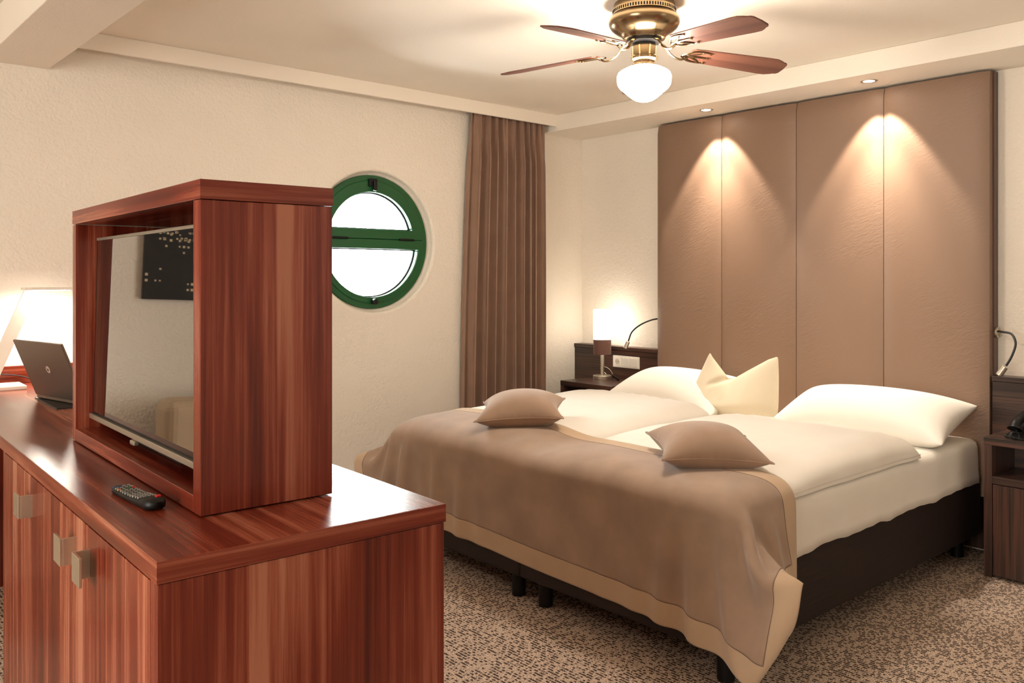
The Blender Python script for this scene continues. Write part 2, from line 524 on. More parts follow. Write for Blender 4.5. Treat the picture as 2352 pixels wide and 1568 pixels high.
for x in (-0.24, 0.25):
    h = cyl('hinge', (x - 0.055, 0.006, 0.020), (x + 0.055, 0.006, 0.020), 0.007, M_BLACK, win)
    part_label(h, 'black hinge pin on the middle rail')
l = boxes('latch', [(-0.035, 0.025, -0.004, 0.012, 0.345, 0.395), (-0.012, 0.012, -0.022, -0.004, 0.318, 0.38)], M_BLACK, win, 0.004)
part_label(l, 'black latch at the top of the window')
cyl('knob', (0, 0.012, -0.372), (0, -0.025, -0.372), 0.018, M_BLACK, win, bev=0.004)

# ------------------------------------------------------------------ curtain
def curtain():
    m = fabric('brown_velvet_curtain', (146, 115, 96), 0.85, 0.5, weave=500, blotch=0.08)
    rnd = random.Random(5)
    nx, nz = 260, 36
    folds = 9
    ph = [0.0]
    for _ in range(folds): ph.append(ph[-1] + rnd.uniform(0.6, 1.4))
    tot = ph[-1]; ph = [p / tot for p in ph]
    amp = [rnd.uniform(0.038, 0.058) for _ in range(folds)]
    skew = [rnd.uniform(-0.25, 0.25) for _ in range(folds)]
    v, f = [], []
    for k in range(nz + 1):
        t = k / nz                                 # 0 bottom, 1 top
        z = 0.02 + t * (2.555 - 0.02)
        x0 = 3.535 + 0.075 * t ** 2; x1 = 4.285 - 0.03 * t ** 2
        for i in range(nx + 1):
            s = i / nx
            j = max(q for q in range(folds) if ph[q] <= s + 1e-9)
            u = (s - ph[j]) / (ph[j + 1] - ph[j])
            sn = math.sin(2 * math.pi * u); big = math.copysign(abs(sn) ** 0.7, sn) * amp[j]
            dx = math.sin(4 * math.pi * u + 0.6) * 0.012 + skew[j] * 0.05 * (1 - t)
            wt = max(0.0, (t - 0.86) / 0.14)
            small = 0.016 * math.sin(2 * math.pi * s * 19)
            y = 4.46 + big * (1 - 0.75 * wt) + small * wt * 1.0 + 0.006 * math.sin(9 * s + 3 * t)
            v.append((x0 + (x1 - x0) * s + dx * (1 - wt), y, z))
    for k in range(nz):
        for i in range(nx):
            a = k * (nx + 1) + i
            f.append((a, a + 1, a + nx + 2, a + nx + 1))
    root = thing('curtain', (0, 0, 0), 0, 'brown velvet curtain hanging in folds beside the corner', 'curtain')
    o = mesh_obj('drape', v, f, m, root, smooth=True)
    sd = o.modifiers.new('thick', 'SOLIDIFY'); sd.thickness = 0.003
    box('curtain_rail', (2.2, 4.30, 4.443, 4.467, ZC - 0.018, ZC), M_WHITEPL, root)
    return root
curtain()

# ------------------------------------------------------------------ sideboard with desk top
SB = thing('sideboard', (0.515, 1.492, 0), R(-2.1), 'long reddish wooden sideboard desk with three doors and metal pulls', 'sideboard')
ZT = 0.917
box('top', (0.0, 0.60, 0.0, 3.01, 0.878, ZT), red('y'), SB, 0.0015)
box('edge_band', (0.0, 0.60, -0.0008, 0.0004, 0.8785, ZT - 0.0005), red('x'), SB)
box('end_panel', (0.002, 0.597, 0.002, 0.041, 0, 0.8765), red('z'), SB, 0.0012)
box('end_panel', (0.002, 0.597, 1.455, 1.487, 0, 0.8765), red('z'), SB, 0.0012)
box('back_panel', (0.575, 0.595, 0.041, 1.455, 0.02, 0.8765), red('z'), SB)
box('bottom_panel', (0.03, 0.57, 0.041, 1.455, 0.06, 0.08), red('y'), SB)
box('plinth', (0.04, 0.06, 0.041, 1.455, 0.0, 0.06), red('y'), SB)
box('desk_end_panel', (0.02, 0.595, 2.965, 3.0, 0, 0.8765), red('z'), SB, 0.0012)
part_label(box('backsplash', (0.0, 0.60, 2.99, 3.01, ZT, 0.998), red('x'), SB, 0.0012), 'low wooden upstand against the plaster wall')
def pull(parent, y, side):
    """L-shaped pull: front plate and a stem at one side"""
    yy = sorted((y, y + side * 0.062))
    st = sorted((y, y + side * 0.006))
    return boxes('handle', [(-0.032, -0.026, yy[0], yy[1], 0.768, 0.828), (-0.026, 0.003, st[0], st[1], 0.768, 0.828)], M_NICKEL, parent, 0.0008)
for y0, y1, hy, side in ((0.0425, 0.5125, 0.460, -1), (0.5155, 0.9935, 0.570, 1), (0.9965, 1.4535, 1.05, 1)):
    d = box('door', (0.002, 0.021, y0, y1, 0.065, 0.8735), red('z'), SB, 0.001)
    pull(d, hy, side)

# ------------------------------------------------------------------ TV cabinet and TV
TB = thing('television_box', (0.675, 1.708, ZT), R(-2.2), 'open fronted reddish wooden box around the television', 'cabinet')
BW, BD, BH = 1.085, 0.296, 0.685
box('top_panel', (0, BD, 0, BW, BH - 0.040, BH), red('y'), TB, 0.0012)
box('edge_band', (0.0, BD, -0.0008, 0.0004, BH - 0.0395, BH - 0.0005), red('x'), TB)
box('side_panel', (0.001, BD - 0.001, 0.001, 0.043, 0.003, BH - 0.0415), red('z'), TB, 0.0012)
box('side_panel', (0.001, BD - 0.001, BW - 0.040, BW - 0.001, 0.003, BH - 0.0415), red('z'), TB, 0.0012)
box('bottom_panel', (0.001, BD - 0.001, 0.0435, BW - 0.0405, 0.003, 0.038), red('y'), TB, 0.0012)
box('back_panel', (BD - 0.022, BD - 0.006, 0.043, BW - 0.040, 0.038, BH - 0.0415), red('z'), TB)
for x in (0.03, BD - 0.04):
    for y in (0.03, BW - 0.05): cyl('foot', (x, y, 0), (x, y, 0.0035), 0.012, M_BLACK, TB)

def screen_mat():
    m, nt, b = new_mat('glossy_switched_off_screen')
    b.inputs['Base Color'].default_value = lin((14, 12, 11))
    b.inputs['Roughness'].default_value = 0.02
    b.inputs['IOR'].default_value = 1.5
    b.inputs['Specular IOR Level'].default_value = 0.5
    b.inputs['Specular Tint'].default_value = (1, 0.97, 0.93, 1)
    b.inputs['Coat Weight'].default_value = 1.0
    b.inputs['Coat Roughness'].default_value = 0.01
    b.inputs['Coat IOR'].default_value = 2.6
    return m
TV = thing('television', TB.matrix_basis @ Vector((0.075, 0.543, 0.0385)), R(-2.2), 'flat black television with silver edge inside the wooden box', 'television')
tvp = bpy.data.objects.new('panel', None)          # tilt of the panel goes into the vertices below
bpy.data.objects.remove(tvp)
def tilted(name, b, mat, parent, bev=0.0, tilt=R(1.2)):
    o = box(name, b, mat, parent, bev)
    M = Matrix.Rotation(tilt, 4, 'Y')
    for v in o.data.vertices:
        v.co = Matrix.Translation((0, 0, 0.035)) @ M @ Matrix.Translation((0, 0, -0.035)) @ v.co
    return o
tilted('casing', (-0.030, 0.02, -0.490, 0.490, 0.035, 0.565), M_BLACK, TV, 0.003)
tilted('screen', (-0.0335, -0.0295, -0.466, 0.466, 0.052, 0.556), screen_mat(), TV)
part_label(tilted('lower_bezel', (-0.040, -0.026, -0.492, 0.492, 0.030, 0.045), M_SILVER, TV, 0.002), 'silver strip below the screen')
tilted('upper_bezel', (-0.036, -0.028, -0.490, 0.468, 0.5565, 0.5645), M_SILVER, TV, 0.001)
part_label(box('emblem', (-0.046, -0.032, 0.02, 0.055, 0.018, 0.030), M_SILVER, TV, 0.003), 'small silver lug under the screen')
box('stand_neck', (0.02, 0.045, -0.04, 0.04, 0.006, 0.10), M_BLACK, TV)
box('stand_base', (0.0, 0.14, -0.20, 0.20, 0.0, 0.008), M_BLACK, TV, 0.003)

# ------------------------------------------------------------------ remote control
def remote():
    c = Vector((0.626, 1.928, ZT))
    rt = thing('remote_control', c, math.atan2(-0.22, 0.008) + 0.0, 'black remote control with a red button on the sideboard', 'remote')
    # local +x points to the end near the camera; thick at that end
    L, Wd = 0.112, 0.0225
    v, f = [], []
    ns, nc = 14, 12
    for i in range(ns + 1):
        t = i / ns; x = -L + 2 * L * t
        h = 0.013 + 0.013 * max(0, (t - 0.55) / 0.45) ** 1.5
        w = Wd * (0.93 + 0.07 * t)
        endr = 1.0
        if t > 0.93: endr = math.sqrt(max(0.0, 1 - ((t - 0.93) / 0.07) ** 2)) * 0.5 + 0.5
        if t < 0.05: endr = 0.86 + 0.14 * t / 0.05
        top = 0.016 + 0.010 * max(0, (t - 0.5) / 0.5)
        for k in range(nc):
            a = 2 * math.pi * k / nc
            cx, sx = math.cos(a), math.sin(a)
            yy = w * math.copysign(abs(cx) ** 0.45, cx) * endr
            zz = (top * 0.5) * math.copysign(abs(sx) ** 0.6, sx) * (endr if t > 0.93 else 1)
            v.append((x, yy, top * 0.5 + zz + 0.0))
    for i in range(ns):
        for k in range(nc):
            l = (k + 1) % nc
            f.append((i * nc + k, (i + 1) * nc + k, (i + 1) * nc + l, i * nc + l))
    f += [tuple(range(nc)), tuple(ns * nc + k for k in range(nc))]
    b = mesh_obj('body', v, f, M_BLACK, rt); fix_normals(b); autosmooth(b, 60)
    grey = plain('grey_button', (150, 146, 138), 0.5)
    cols = {'red': plain('red_button', (196, 34, 26), 0.45), 'orange': plain('orange_button', (206, 140, 90), 0.45),
            'green': plain('green_button', (60, 120, 80), 0.45), 'blue': plain('blue_button', (70, 74, 110), 0.45), 'grey': grey}
    rows = 11
    for r in range(rows):
        for k in range(4):
            x = -0.098 + r * 0.0148
            t = (x + L) / (2 * L)
            top = 0.016 + 0.010 * max(0, (t - 0.5) / 0.5)
            y = -0.0155 + k * 0.0103
            cn = 'grey'
            if r == 2: cn = ['orange', 'grey', 'green', 'red'][k]
            if r == 0: cn = 'blue' if k < 2 else 'grey'
            hw = 0.0036 if (r + k) % 3 else 0.0028
            o = box('button', (x - 0.0028, x + 0.0028, y - hw, y + hw, top - 0.002, top + 0.0012), cols[cn], rt)
    part_label(box('button', (0.072, 0.082, 0.008, 0.0185, 0.0215, 0.0258), cols['red'], rt, 0.001), 'red power button')
    return rt
remote()

# ------------------------------------------------------------------ laptop and folder
tag(box('desk_folder', (0, 0.30, 0, 0.39, 0, 0.006), plain('black_leather_folder', (26, 24, 23), 0.45)), 'thin black folder lying under the open laptop', 'folder')
fol = bpy.data.objects['desk_folder']
fol.location = (0.7575, 2.952 - 0.39 + 0.12, ZT); fol.rotation_euler = (0, 0, R(-2.1))

def cam_pt(x, d, z):                               # metres right of and ahead of the eye
    return Vector((math.cos(YAW) * d + math.sin(YAW) * x, math.sin(YAW) * d - math.cos(YAW) * x, z))
fol.location = cam_pt(-1.678, 3.153, ZT)
hl = cam_pt(-1.905, 3.43, ZT + 0.0075)              # left end of the hinge seen from the camera
hr = cam_pt(-1.905 + 0.799 * 0.385, 3.43 - 0.602 * 0.385, ZT + 0.0075)
ax = (hr - hl).normalized()
LT = thing('laptop', hl, math.atan2(ax.y, ax.x), 'open silver grey laptop turned away beside the television box', 'laptop')
M_LAP = plain('brushed_laptop_lid', (128, 112, 100), 0.38, 0.75)
M_KEY = plain('laptop_keys', (28, 26, 26), 0.5)
# local x along hinge, local y away from the camera (towards the keyboard)
box('base', (0, 0.385, 0.0, 0.25, 0.0, 0.018), M_LAP, LT, 0.003)
kb = [(0.03 + i * 0.0222, 0.03 + i * 0.0222 + 0.019, 0.05 + j * 0.022, 0.05 + j * 0.022 + 0.019, 0.018, 0.020) for i in range(15) for j in range(5)]
o = boxes('keyboard', kb, M_KEY, LT); o['kind'] = 'stuff'
lid_t = 0.010
def lidbox(name, x0, x1, h0, h1, d0, d1, mat, parent, bev=0.0):
    o = box(name, (x0, x1, d0, d1, h0, h1), mat, parent, bev)
    M = Matrix.Translation((0, 0.0, 0.014)) @ Matrix.Rotation(R(21.6), 4, 'X')
    for v in o.data.vertices: v.co = M @ v.co
    return o
lid = lidbox('lid', 0, 0.392, 0.0, 0.240, -0.004, 0.006, M_LAP, LT, 0.003)
lidbox('display', 0.012, 0.380, 0.016, 0.230, 0.006, 0.0068, plain('laptop_screen', (40, 40, 44), 0.2), LT)
def logo():
    lm = plain('chrome_logo', (226, 206, 190), 0.25, 0.4)
    bk = plain('logo_letters', (96, 66, 52), 0.4)
    M = Matrix.Translation((0, 0.0, 0.014)) @ Matrix.Rotation(R(21.6), 4, 'X')
    cx, ch = 0.205, 0.125
    pts = [(cx + 0.0145 * math.cos(2 * math.pi * k / 32), ch + 0.0145 * math.sin(2 * math.pi * k / 32)) for k in range(32)]
    o = prism('emblem', pts, -0.0052, -0.0038, lm, LT, axis='y')
    for v in o.data.vertices: v.co = M @ v.co
    # two slanted letters h and p (seen from behind the lid, x runs to the right)
    sl = 0.28
    def bar(x0, x1, z0, z1): 
        return [(cx + x0 + sl * z0, ch + z0), (cx + x1 + sl * z0, ch + z0), (cx + x1 + sl * z1, ch + z1), (cx + x0 + sl * z1, ch + z1)]
    polys = [bar(-0.0070, -0.0050, -0.005, 0.0105), bar(-0.0026, -0.0006, -0.005, 0.0035), bar(-0.0052, -0.0010, 0.0025, 0.0045),
             bar(0.0012, 0.0032, -0.0105, 0.0045), bar(0.0054, 0.0074, -0.004, 0.0035), bar(0.0030, 0.0070, 0.0025, 0.0045), bar(0.0030, 0.0070, -0.005, -0.003)]
    v, f = [], []
    for p in polys:
        k = len(v)
        v += [M @ Vector((a, -0.0058, b)) for a, b in p] + [M @ Vector((a, -0.0050, b)) for a, b in p]
        f += [tuple(i + k for i in q) for q in ((0, 1, 2, 3), (7, 6, 5, 4), (0, 4, 5, 1), (1, 5, 6, 2), (2, 6, 7, 3), (3, 7, 4, 0))]
    mesh_obj('letters', v, f, bk, o)
logo()

# ------------------------------------------------------------------ desk lamp
def desk_lamp():
    M_LAMPW = plain('white_lacquer', (236, 226, 212), 0.35)
    root = thing('desk_lamp', (0, 0, 0), 0, 'white slanted desk lamp glowing at the end of the desk', 'lamp')
    root.location = (0.80, 4.28, ZT)
    root.rotation_euler = (0, 0, R(-2.1))
    box('base', (-0.10, 0.10, -0.075, 0.095, 0, 0.018), M_LAMPW, root, 0.004)
    # slanted flat arm rising towards +x, then a flat head
    a0, a1 = Vector((-0.035, 0.02, 0.017)), Vector((0.135, 0.02, 0.435))
    t = (a1 - a0).normalized(); n = Vector((-t.z, 0, t.x))
    v = []
    for p in (a0, a1):
        for sx, w in ((-1, -1), (1, -1), (1, 1), (-1, 1)): v.append(p + n * 0.027 * sx + Vector((0, 0.006 * w, 0)))
    bevel(fix_normals(mesh_obj('arm', v, [(0, 1, 2, 3), (4, 7, 6, 5), (0, 4, 5, 1), (1, 5, 6, 2), (2, 6, 7, 3), (3, 7, 4, 0)], M_LAMPW, root)), 0.002)
    h = box('head', (0.100, 0.292, -0.028, 0.068, 0.432, 0.444), M_LAMPW, root, 0.003)
    e = box('led_strip', (0.140, 0.284, -0.020, 0.060, 0.4295, 0.432), emis('led_glow', (1.0, 0.91, 0.78), LED_E), root)
    part_label(e, 'glowing strip under the lamp head')
    return root
DL = desk_lamp()
tag(tube('lamp_cord', [(0.72, 4.44, ZT + 0.045), (0.84, 4.46, ZT + 0.048), (0.94, 4.46, ZT + 0.03), (0.985, 4.44, ZT + 0.004), (1.02, 4.40, ZT + 0.004)], 0.0025, M_RUBBER), 'thin black cord behind the white desk lamp', 'cord')

# ------------------------------------------------------------------ headboard, wall panels
def leather(name, rgb, rough=0.45):
    m, nt, b = new_mat(name)
    tc = N(nt, 'ShaderNodeTexCoord')
    mr = N(nt, 'ShaderNodeMapping'); mr.inputs['Rotation'].default_value = (R(24), 0, 0)
    nt.links.new(tc.outputs['Object'], mr.inputs['Vector'])
    mp = N(nt, 'ShaderNodeMapping'); mp.inputs['Scale'].default_value = (1, 16, 60)
    nt.links.new(mr.outputs[0], mp.inputs['Vector'])
    n1 = N(nt, 'ShaderNodeTexNoise'); n1.inputs['Scale'].default_value = 1.0; n1.inputs['Detail'].default_value = 4; n1.inputs['Distortion'].default_value = 1.2
    nt.links.new(mp.outputs[0], n1.inputs['Vector'])
    n2 = N(nt, 'ShaderNodeTexNoise'); n2.inputs['Scale'].default_value = 420; n2.inputs['Detail'].default_value = 2
    nt.links.new(tc.outputs['Object'], n2.inputs['Vector'])
    big = N(nt, 'ShaderNodeTexNoise'); big.inputs['Scale'].default_value = 2.2
    nt.links.new(tc.outputs['Object'], big.inputs['Vector'])
    rp0 = ramp(nt, [(0.40, (0, 0, 0, 1)), (0.62, (1, 1, 1, 1))]); nt.links.new(big.outputs[0], rp0.inputs[0])
    mul = N(nt, 'ShaderNodeMath', operation='MULTIPLY'); nt.links.new(n1.outputs[0], mul.inputs[0]); nt.links.new(rp0.outputs[0], mul.inputs[1])
    add = N(nt, 'ShaderNodeMath', operation='MULTIPLY_ADD'); add.inputs[1].default_value = 0.12
    nt.links.new(n2.outputs[0], add.inputs[0]); nt.links.new(mul.outputs[0], add.inputs[2])
    add_bump(nt, b, add.outputs[0], 0.6, 0.0028)
    b.inputs['Base Color'].default_value = lin(rgb)
    b.inputs['Roughness'].default_value = rough
    b.inputs['Specular IOR Level'].default_value = 0.35
    return m
M_LEATHER = leather('taupe_leather', (134, 107, 88), 0.5)
HB = thing('headboard', (0, 0, 0), 0, 'tall taupe headboard of four padded leather panels', 'headboard')
XH = 4.64
seams = [3.735, 3.214, 2.689, 2.162, 1.622]
for a, b in zip(seams, seams[1:]):
    ny, nz = 14, 40
    v, f = [], []
    z0, z1 = 0.30, 2.448
    for j in range(nz + 1):
        for i in range(ny + 1):
            s, t = i / ny, j / nz
            y = b + 0.0015 + (a - b - 0.003) * s; z = z0 + (z1 - z0) * t
            e = min(s, 1 - s) * (a - b); ez = (1 - t) * (z1 - z0)
            d = 0.014 * math.exp(-e / 0.012) + 0.012 * math.exp(-ez / 0.015)
            v.append((XH + d - 0.002 * math.sin(math.pi * s), y, z))
    k = len(v)
    v += [(XH + 0.06, b + 0.0015, z0), (XH + 0.06, a - 0.0015, z0), (XH + 0.06, b + 0.0015, z1), (XH + 0.06, a - 0.0015, z1)]
    for j in range(nz):
        for i in range(ny):
            q = j * (ny + 1) + i
            f.append((q, q + ny + 1, q + ny + 2, q + 1))
    f.append(tuple(j * (ny + 1) for j in range(nz + 1)) + (k + 2, k))
    f.append(tuple(j * (ny + 1) + ny for j in range(nz, -1, -1)) + (k + 1, k + 3))
    f.append(tuple(nz * (ny + 1) + i for i in range(ny + 1)) + (k + 3, k + 2))
    f.append(tuple(i for i in range(ny, -1, -1)) + (k, k + 1))
    f.append((k, k + 2, k + 3, k + 1))
    o = mesh_obj('padded_panel', v, f, M_LEATHER, HB); fix_normals(o); autosmooth(o, 50)
part_label(box('backing_board', (4.695, 4.748, 1.616, 3.741, 0.02, 2.452), dark('z'), HB, 0.002), 'dark wooden backing board')

for nm, y0, y1, lab in (('wall_panel', 3.741, YW - 0.002, 'dark wooden wall panel behind the nightstand with the table lamp'),
                        ('wall_panel', 0.55, 1.616, 'dark wooden wall panel behind the nightstand with the telephone')):
    wp = thing(nm, (4.70, (y0 + y1) / 2, 0), 0, lab, 'wall panel', 'low wooden panels beside the headboard')
    h = (y1 - y0) / 2
    box('board', (-0.035, 0.048, -h + 0.001, h - 0.001, 0.02, 0.885), dark('y'), wp, 0.001)
    box('top_ledge', (-0.042, 0.048, -h + 0.001, h - 0.001, 0.887, 0.912), dark('y'), wp, 0.001)

# triple socket plate
SOK = thing('socket_plate', (4.664, 4.022, 0.806), 0, 'white triple plate with socket and two switches', 'socket')
box('plate', (-0.009, 0.0, -0.122, 0.122, -0.042, 0.042), M_WHITEPL, SOK, 0.003)
for k, y in enumerate((0.078, 0.0, -0.078)):
    if k == 0:
        s = box('socket', (-0.011, -0.008, y - 0.030, y + 0.030, -0.030, 0.030), M_WHITEPL, SOK, 0.002)
        ring = cyl('socket_well', (-0.0125, y, 0), (-0.0105, y, 0), 0.020, plain('socket_shade', (206, 198, 184), 0.5), s)
        for q in (-1, 1): cyl('socket_hole', (-0.0132, y + q * 0.0095, 0), (-0.0120, y + q * 0.0095, 0), 0.0028, M_BLACK, s, 10)
    else:
        box('switch', (-0.013, -0.008, y - 0.031, y + 0.031, -0.031, 0.031), M_WHITEPL, SOK, 0.002)

# ------------------------------------------------------------------ nightstands
def nightstand(x0, y0, y1, h, lab):
    d = 4.662 - x0
    ns = thing('nightstand', (x0, (y0 + y1) / 2, 0), 0, lab, 'nightstand', 'dark wooden nightstands beside the bed')
    w = (y1 - y0) / 2
    T = 0.035
    box('top', (0, d, -w, w, h - T, h), dark('y'), ns, 0.001)
    for s in (-1, 1):
        ys = sorted((s * w, s * (w - 0.035)))
        box('side_panel', (0.001, d, ys[0], ys[1], 0, h - T - 0.001), dark('z'), ns, 0.001)
    box('shelf', (0.004, d, -w + 0.035, w - 0.035, h - 0.215, h - 0.180), dark('y'), ns, 0.001)
    box('back_panel', (d - 0.02, d, -w + 0.035, w - 0.035, 0.02, h - T), dark('y'), ns)
    box('door', (0.004, 0.024, -w + 0.038, w - 0.038, 0.012, h - 0.219), dark('z'), ns, 0.001)
    return ns
nightstand(4.342, 0.99, 1.540, 0.655, 'dark wooden nightstand carrying the black telephone')
nightstand(4.285, 3.83, 4.310, 0.680, 'dark wooden nightstand carrying the glowing table lamp')

# ------------------------------------------------------------------ table lamp
def table_lamp():
    L = thing('table_lamp', (4.565, 4.165, 0.680), 0, 'small table lamp with white and brown cylinder shade', 'lamp')
    lathe('base', [(0, 0), (0.066, 0), (0.067, 0.003), (0.067, 0.026), (0.063, 0.030), (0.0, 0.031)], M_NICKEL, L)
    cyl('stem', (0, 0, 0.03), (0, 0, 0.20), 0.013, M_NICKEL, L)
    lathe('shade_band', [(0.0635, 0.178), (0.0635, 0.285), (0.0615, 0.285), (0.0615, 0.178)], fabric('brown_shade_cloth', (120, 88, 78), 0.8, 0.2, weave=700), L, close=True)
    lathe('shade', [(0.0640, 0.285), (0.0645, 0.490), (0.060, 0.500), (0.0, 0.502)], emis('glowing_shade', (1.0, 0.90, 0.75), SHADE_E), L)
    lathe('shade_bottom', [(0.0, 0.182), (0.061, 0.182)], emis('shade_inner_glow', (1.0, 0.88, 0.72), SHADE_E * 0.35), L)
    c = tube('cord', [(0.055, 0.01, 0.03), (0.03, 0.045, 0.07), (0.0, -0.02, 0.09), (-0.0, -0.07, 0.075), (-0.01, -0.11, 0.045)], 0.0022, M_NICKEL, L)
    part_label(c, 'pale lamp cord looping over the stand')
    sw = prism('cord_switch', [(-0.03, -0.006), (0.03, -0.008), (0.03, 0.008), (-0.03, 0.006)], 0.0, 0.014, M_BLACK, L, 0.003)
    sw.rotation_euler = (0, R(28), R(-80)); sw.location = (-0.01, -0.135, 0.015)
    return L
table_lamp()

# ------------------------------------------------------------------ reading lamps
def reading_lamp(mount, pts, head, lab):
    rl = thing('reading_lamp', mount, 0, lab, 'lamp', 'gooseneck reading lamps on the headboard')
    m = Vector(mount)
    sgn = -1 if pts[0][1] < mount[1] else 1
    cyl('mount', (0, 0, 0), (0, sgn * 0.012, 0), 0.028, M_NICKEL, rl, bev=0.003)
    cyl('mount_screw', (0.0, sgn * 0.010, -0.012), (0.0, sgn * 0.022, -0.012), 0.006, M_NICKEL, rl, 12)
    tube('gooseneck', [Vector((0, sgn * 0.008, 0.006))] + [Vector(p) - m for p in pts], 0.0055, M_RUBBER, rl)
    h0, h1 = Vector(head[0]) - m, Vector(head[1]) - m
    cyl('lamp_head', h0, h1, 0.0155, M_NICKEL, rl, bev=0.002)
    t = (h1 - h0).normalized()
    cyl('lens', h1, h1 + t * 0.0015, 0.012, M_BLACK, rl)
    return rl
reading_lamp((4.722, 1.616, 1.128), [(4.66, 1.565, 1.135), (4.63, 1.515, 1.128), (4.60, 1.487, 1.085), (4.58, 1.497, 1.025), (4.57, 1.520, 0.975)],
             [(4.567, 1.523, 0.972), (4.560, 1.549, 0.928)], 'black gooseneck reading lamp above the telephone')
reading_lamp((4.722, 3.741, 1.12), [(4.66, 3.79, 1.115), (4.61, 3.85, 1.08), (4.58, 3.90, 1.03), (4.57, 3.925, 0.965)],
             [(4.568, 3.928, 0.962), (4.560, 3.945, 0.915)], 'black gooseneck reading lamp beside the table lamp')

# ------------------------------------------------------------------ telephone
def telephone():
    ph = thing('telephone', (4.50, 1.38, 0.655), 0, 'black desk telephone with coiled cord on nightstand', 'telephone')
    prism('body', [(-0.11, 0.0), (0.11, 0.0), (0.11, 0.065), (-0.085, 0.025)], -0.13, 0.075, M_BLACK, ph, 0.008, axis='y')
    v, f = [], []
    hs = catmull([(-0.105, 0.045, 0.045), (-0.085, 0.045, 0.070), (0.0, 0.045, 0.090), (0.085, 0.045, 0.100), (0.115, 0.045, 0.084)], 6)
    h = tube('handset', [p for p in hs], lambda t: 0.020 + 0.012 * (abs(2 * t - 1) ** 3), M_BLACK, ph, seg=14, smooth_n=0)
    kp = boxes('keypad', [(-0.05 + i * 0.025, -0.032 + i * 0.025, -0.10 + j * 0.025, -0.082 + j * 0.025, 0.030, 0.060) for i in range(4) for j in range(3)], plain('telephone_keys', (70, 68, 66), 0.5), ph)
    # coiled cord lying in a loop
    base = catmull([(-0.105, 0.04, 0.04), (-0.135, 0.015, 0.012), (-0.14, 0.055, 0.010), (-0.10, 0.085, 0.010), (-0.045, 0.075, 0.022), (-0.10, 0.06, 0.012), (-0.145, 0.03, 0.010), (-0.15, -0.03, 0.010)], 30)
    pts = []
    for i, p in enumerate(base):
        t = (base[min(i + 1, len(base) - 1)] - base[max(i - 1, 0)]).normalized()
        s = t.cross(Vector((0, 0, 1))).normalized(); w = s.cross(t)
        a = i * 2 * math.pi / 5.0
        pts.append(p + (s * math.cos(a) + w * math.sin(a)) * 0.0042)
    tube('coiled_cord', pts, 0.0019, M_RUBBER, ph, seg=6, smooth_n=0)
    return ph
telephone()

# ------------------------------------------------------------------ cloth solver (position based, on grids)
def relax_batch(P, A, B, rest, stiff):
    d = P[B] - P[A]
    l = np.sqrt((d * d).sum(-1, keepdims=True)) + 1e-9
    c = d * (0.5 * stiff * (l - rest) / l)
    P[A] += c; P[B] -= c

def grid_batches(n, m, dx, dy, bend):
    S = np.s_
    out = []
    for p in (0, 1):
        i = np.arange(p, n - 1, 2); out.append(((i, S[:]), (i + 1, S[:]), dx, 1.0))
        j = np.arange(p, m - 1, 2); out.append(((S[:], j), (S[:], j + 1), dy, 1.0))
    dd = math.hypot(dx, dy)
    for p in (0, 1):
        i = np.arange(p, n - 1, 2)
        ii, jj = np.meshgrid(i, np.arange(m - 1), indexing='ij')
        out.append(((ii, jj), (ii + 1, jj + 1), dd, 0.6))
        out.append(((ii, jj + 1), (ii + 1, jj), dd, 0.6))
    if bend:
        for p in (0, 2):
            i = np.array([k for k in range(n - 2) if k % 4 in (p, p + 1)])
            out.append(((i, S[:]), (i + 2, S[:]), 2 * dx, bend))
            j = np.array([k for k in range(m - 2) if k % 4 in (p, p + 1)])
            out.append(((S[:], j), (S[:], j + 2), 2 * dy, bend))
    return out

def grid_normals(P):
    du = np.gradient(P, axis=0); dv = np.gradient(P, axis=1)
    n = np.cross(du, dv)
    return n / (np.linalg.norm(n, axis=-1, keepdims=True) + 1e-9)

def sim_pillow(w, h, n, m, press, steps=90, iters=6, seed=1, bend=0.05, loft=None):
    """inflate two sewn sheets; returns top and bottom grids"""
    rs = np.random.RandomState(seed)
    x = np.linspace(-w / 2, w / 2, n); y = np.linspace(-h / 2, h / 2, m)
    X, Y = np.meshgrid(x, y, indexing='ij')
    T = np.stack([X, Y, np.full_like(X, 0.004)], -1); B = T.copy(); B[..., 2] = -0.004
    T[..., 2] += rs.uniform(0, 0.004, X.shape); B[..., 2] -= rs.uniform(0, 0.004, X.shape)
    edge = np.zeros((n, m), bool); edge[0] = edge[-1] = True; edge[:, 0] = edge[:, -1] = True
    bt = grid_batches(n, m, x[1] - x[0], y[1] - y[0], bend)
    T0, B0 = T.copy(), B.copy()
    for s in range(steps):
        vT = (T - T0) * 0.90; vB = (B - B0) * 0.90
        T0, B0 = T.copy(), B.copy()
        T = T + vT + grid_normals(T) * press; B = B + vB - grid_normals(B) * press
        for _ in range(iters):
            for A_, B_, r, st in bt:
                relax_batch(T, A_, B_, r, st); relax_batch(B, A_, B_, r, st)
            av = 0.5 * (T[edge] + B[edge]); T[edge] = av; B[edge] = av
        if loft:
            T[..., 2] = np.minimum(T[..., 2], loft); B[..., 2] = np.maximum(B[..., 2], -loft)
    return T, B

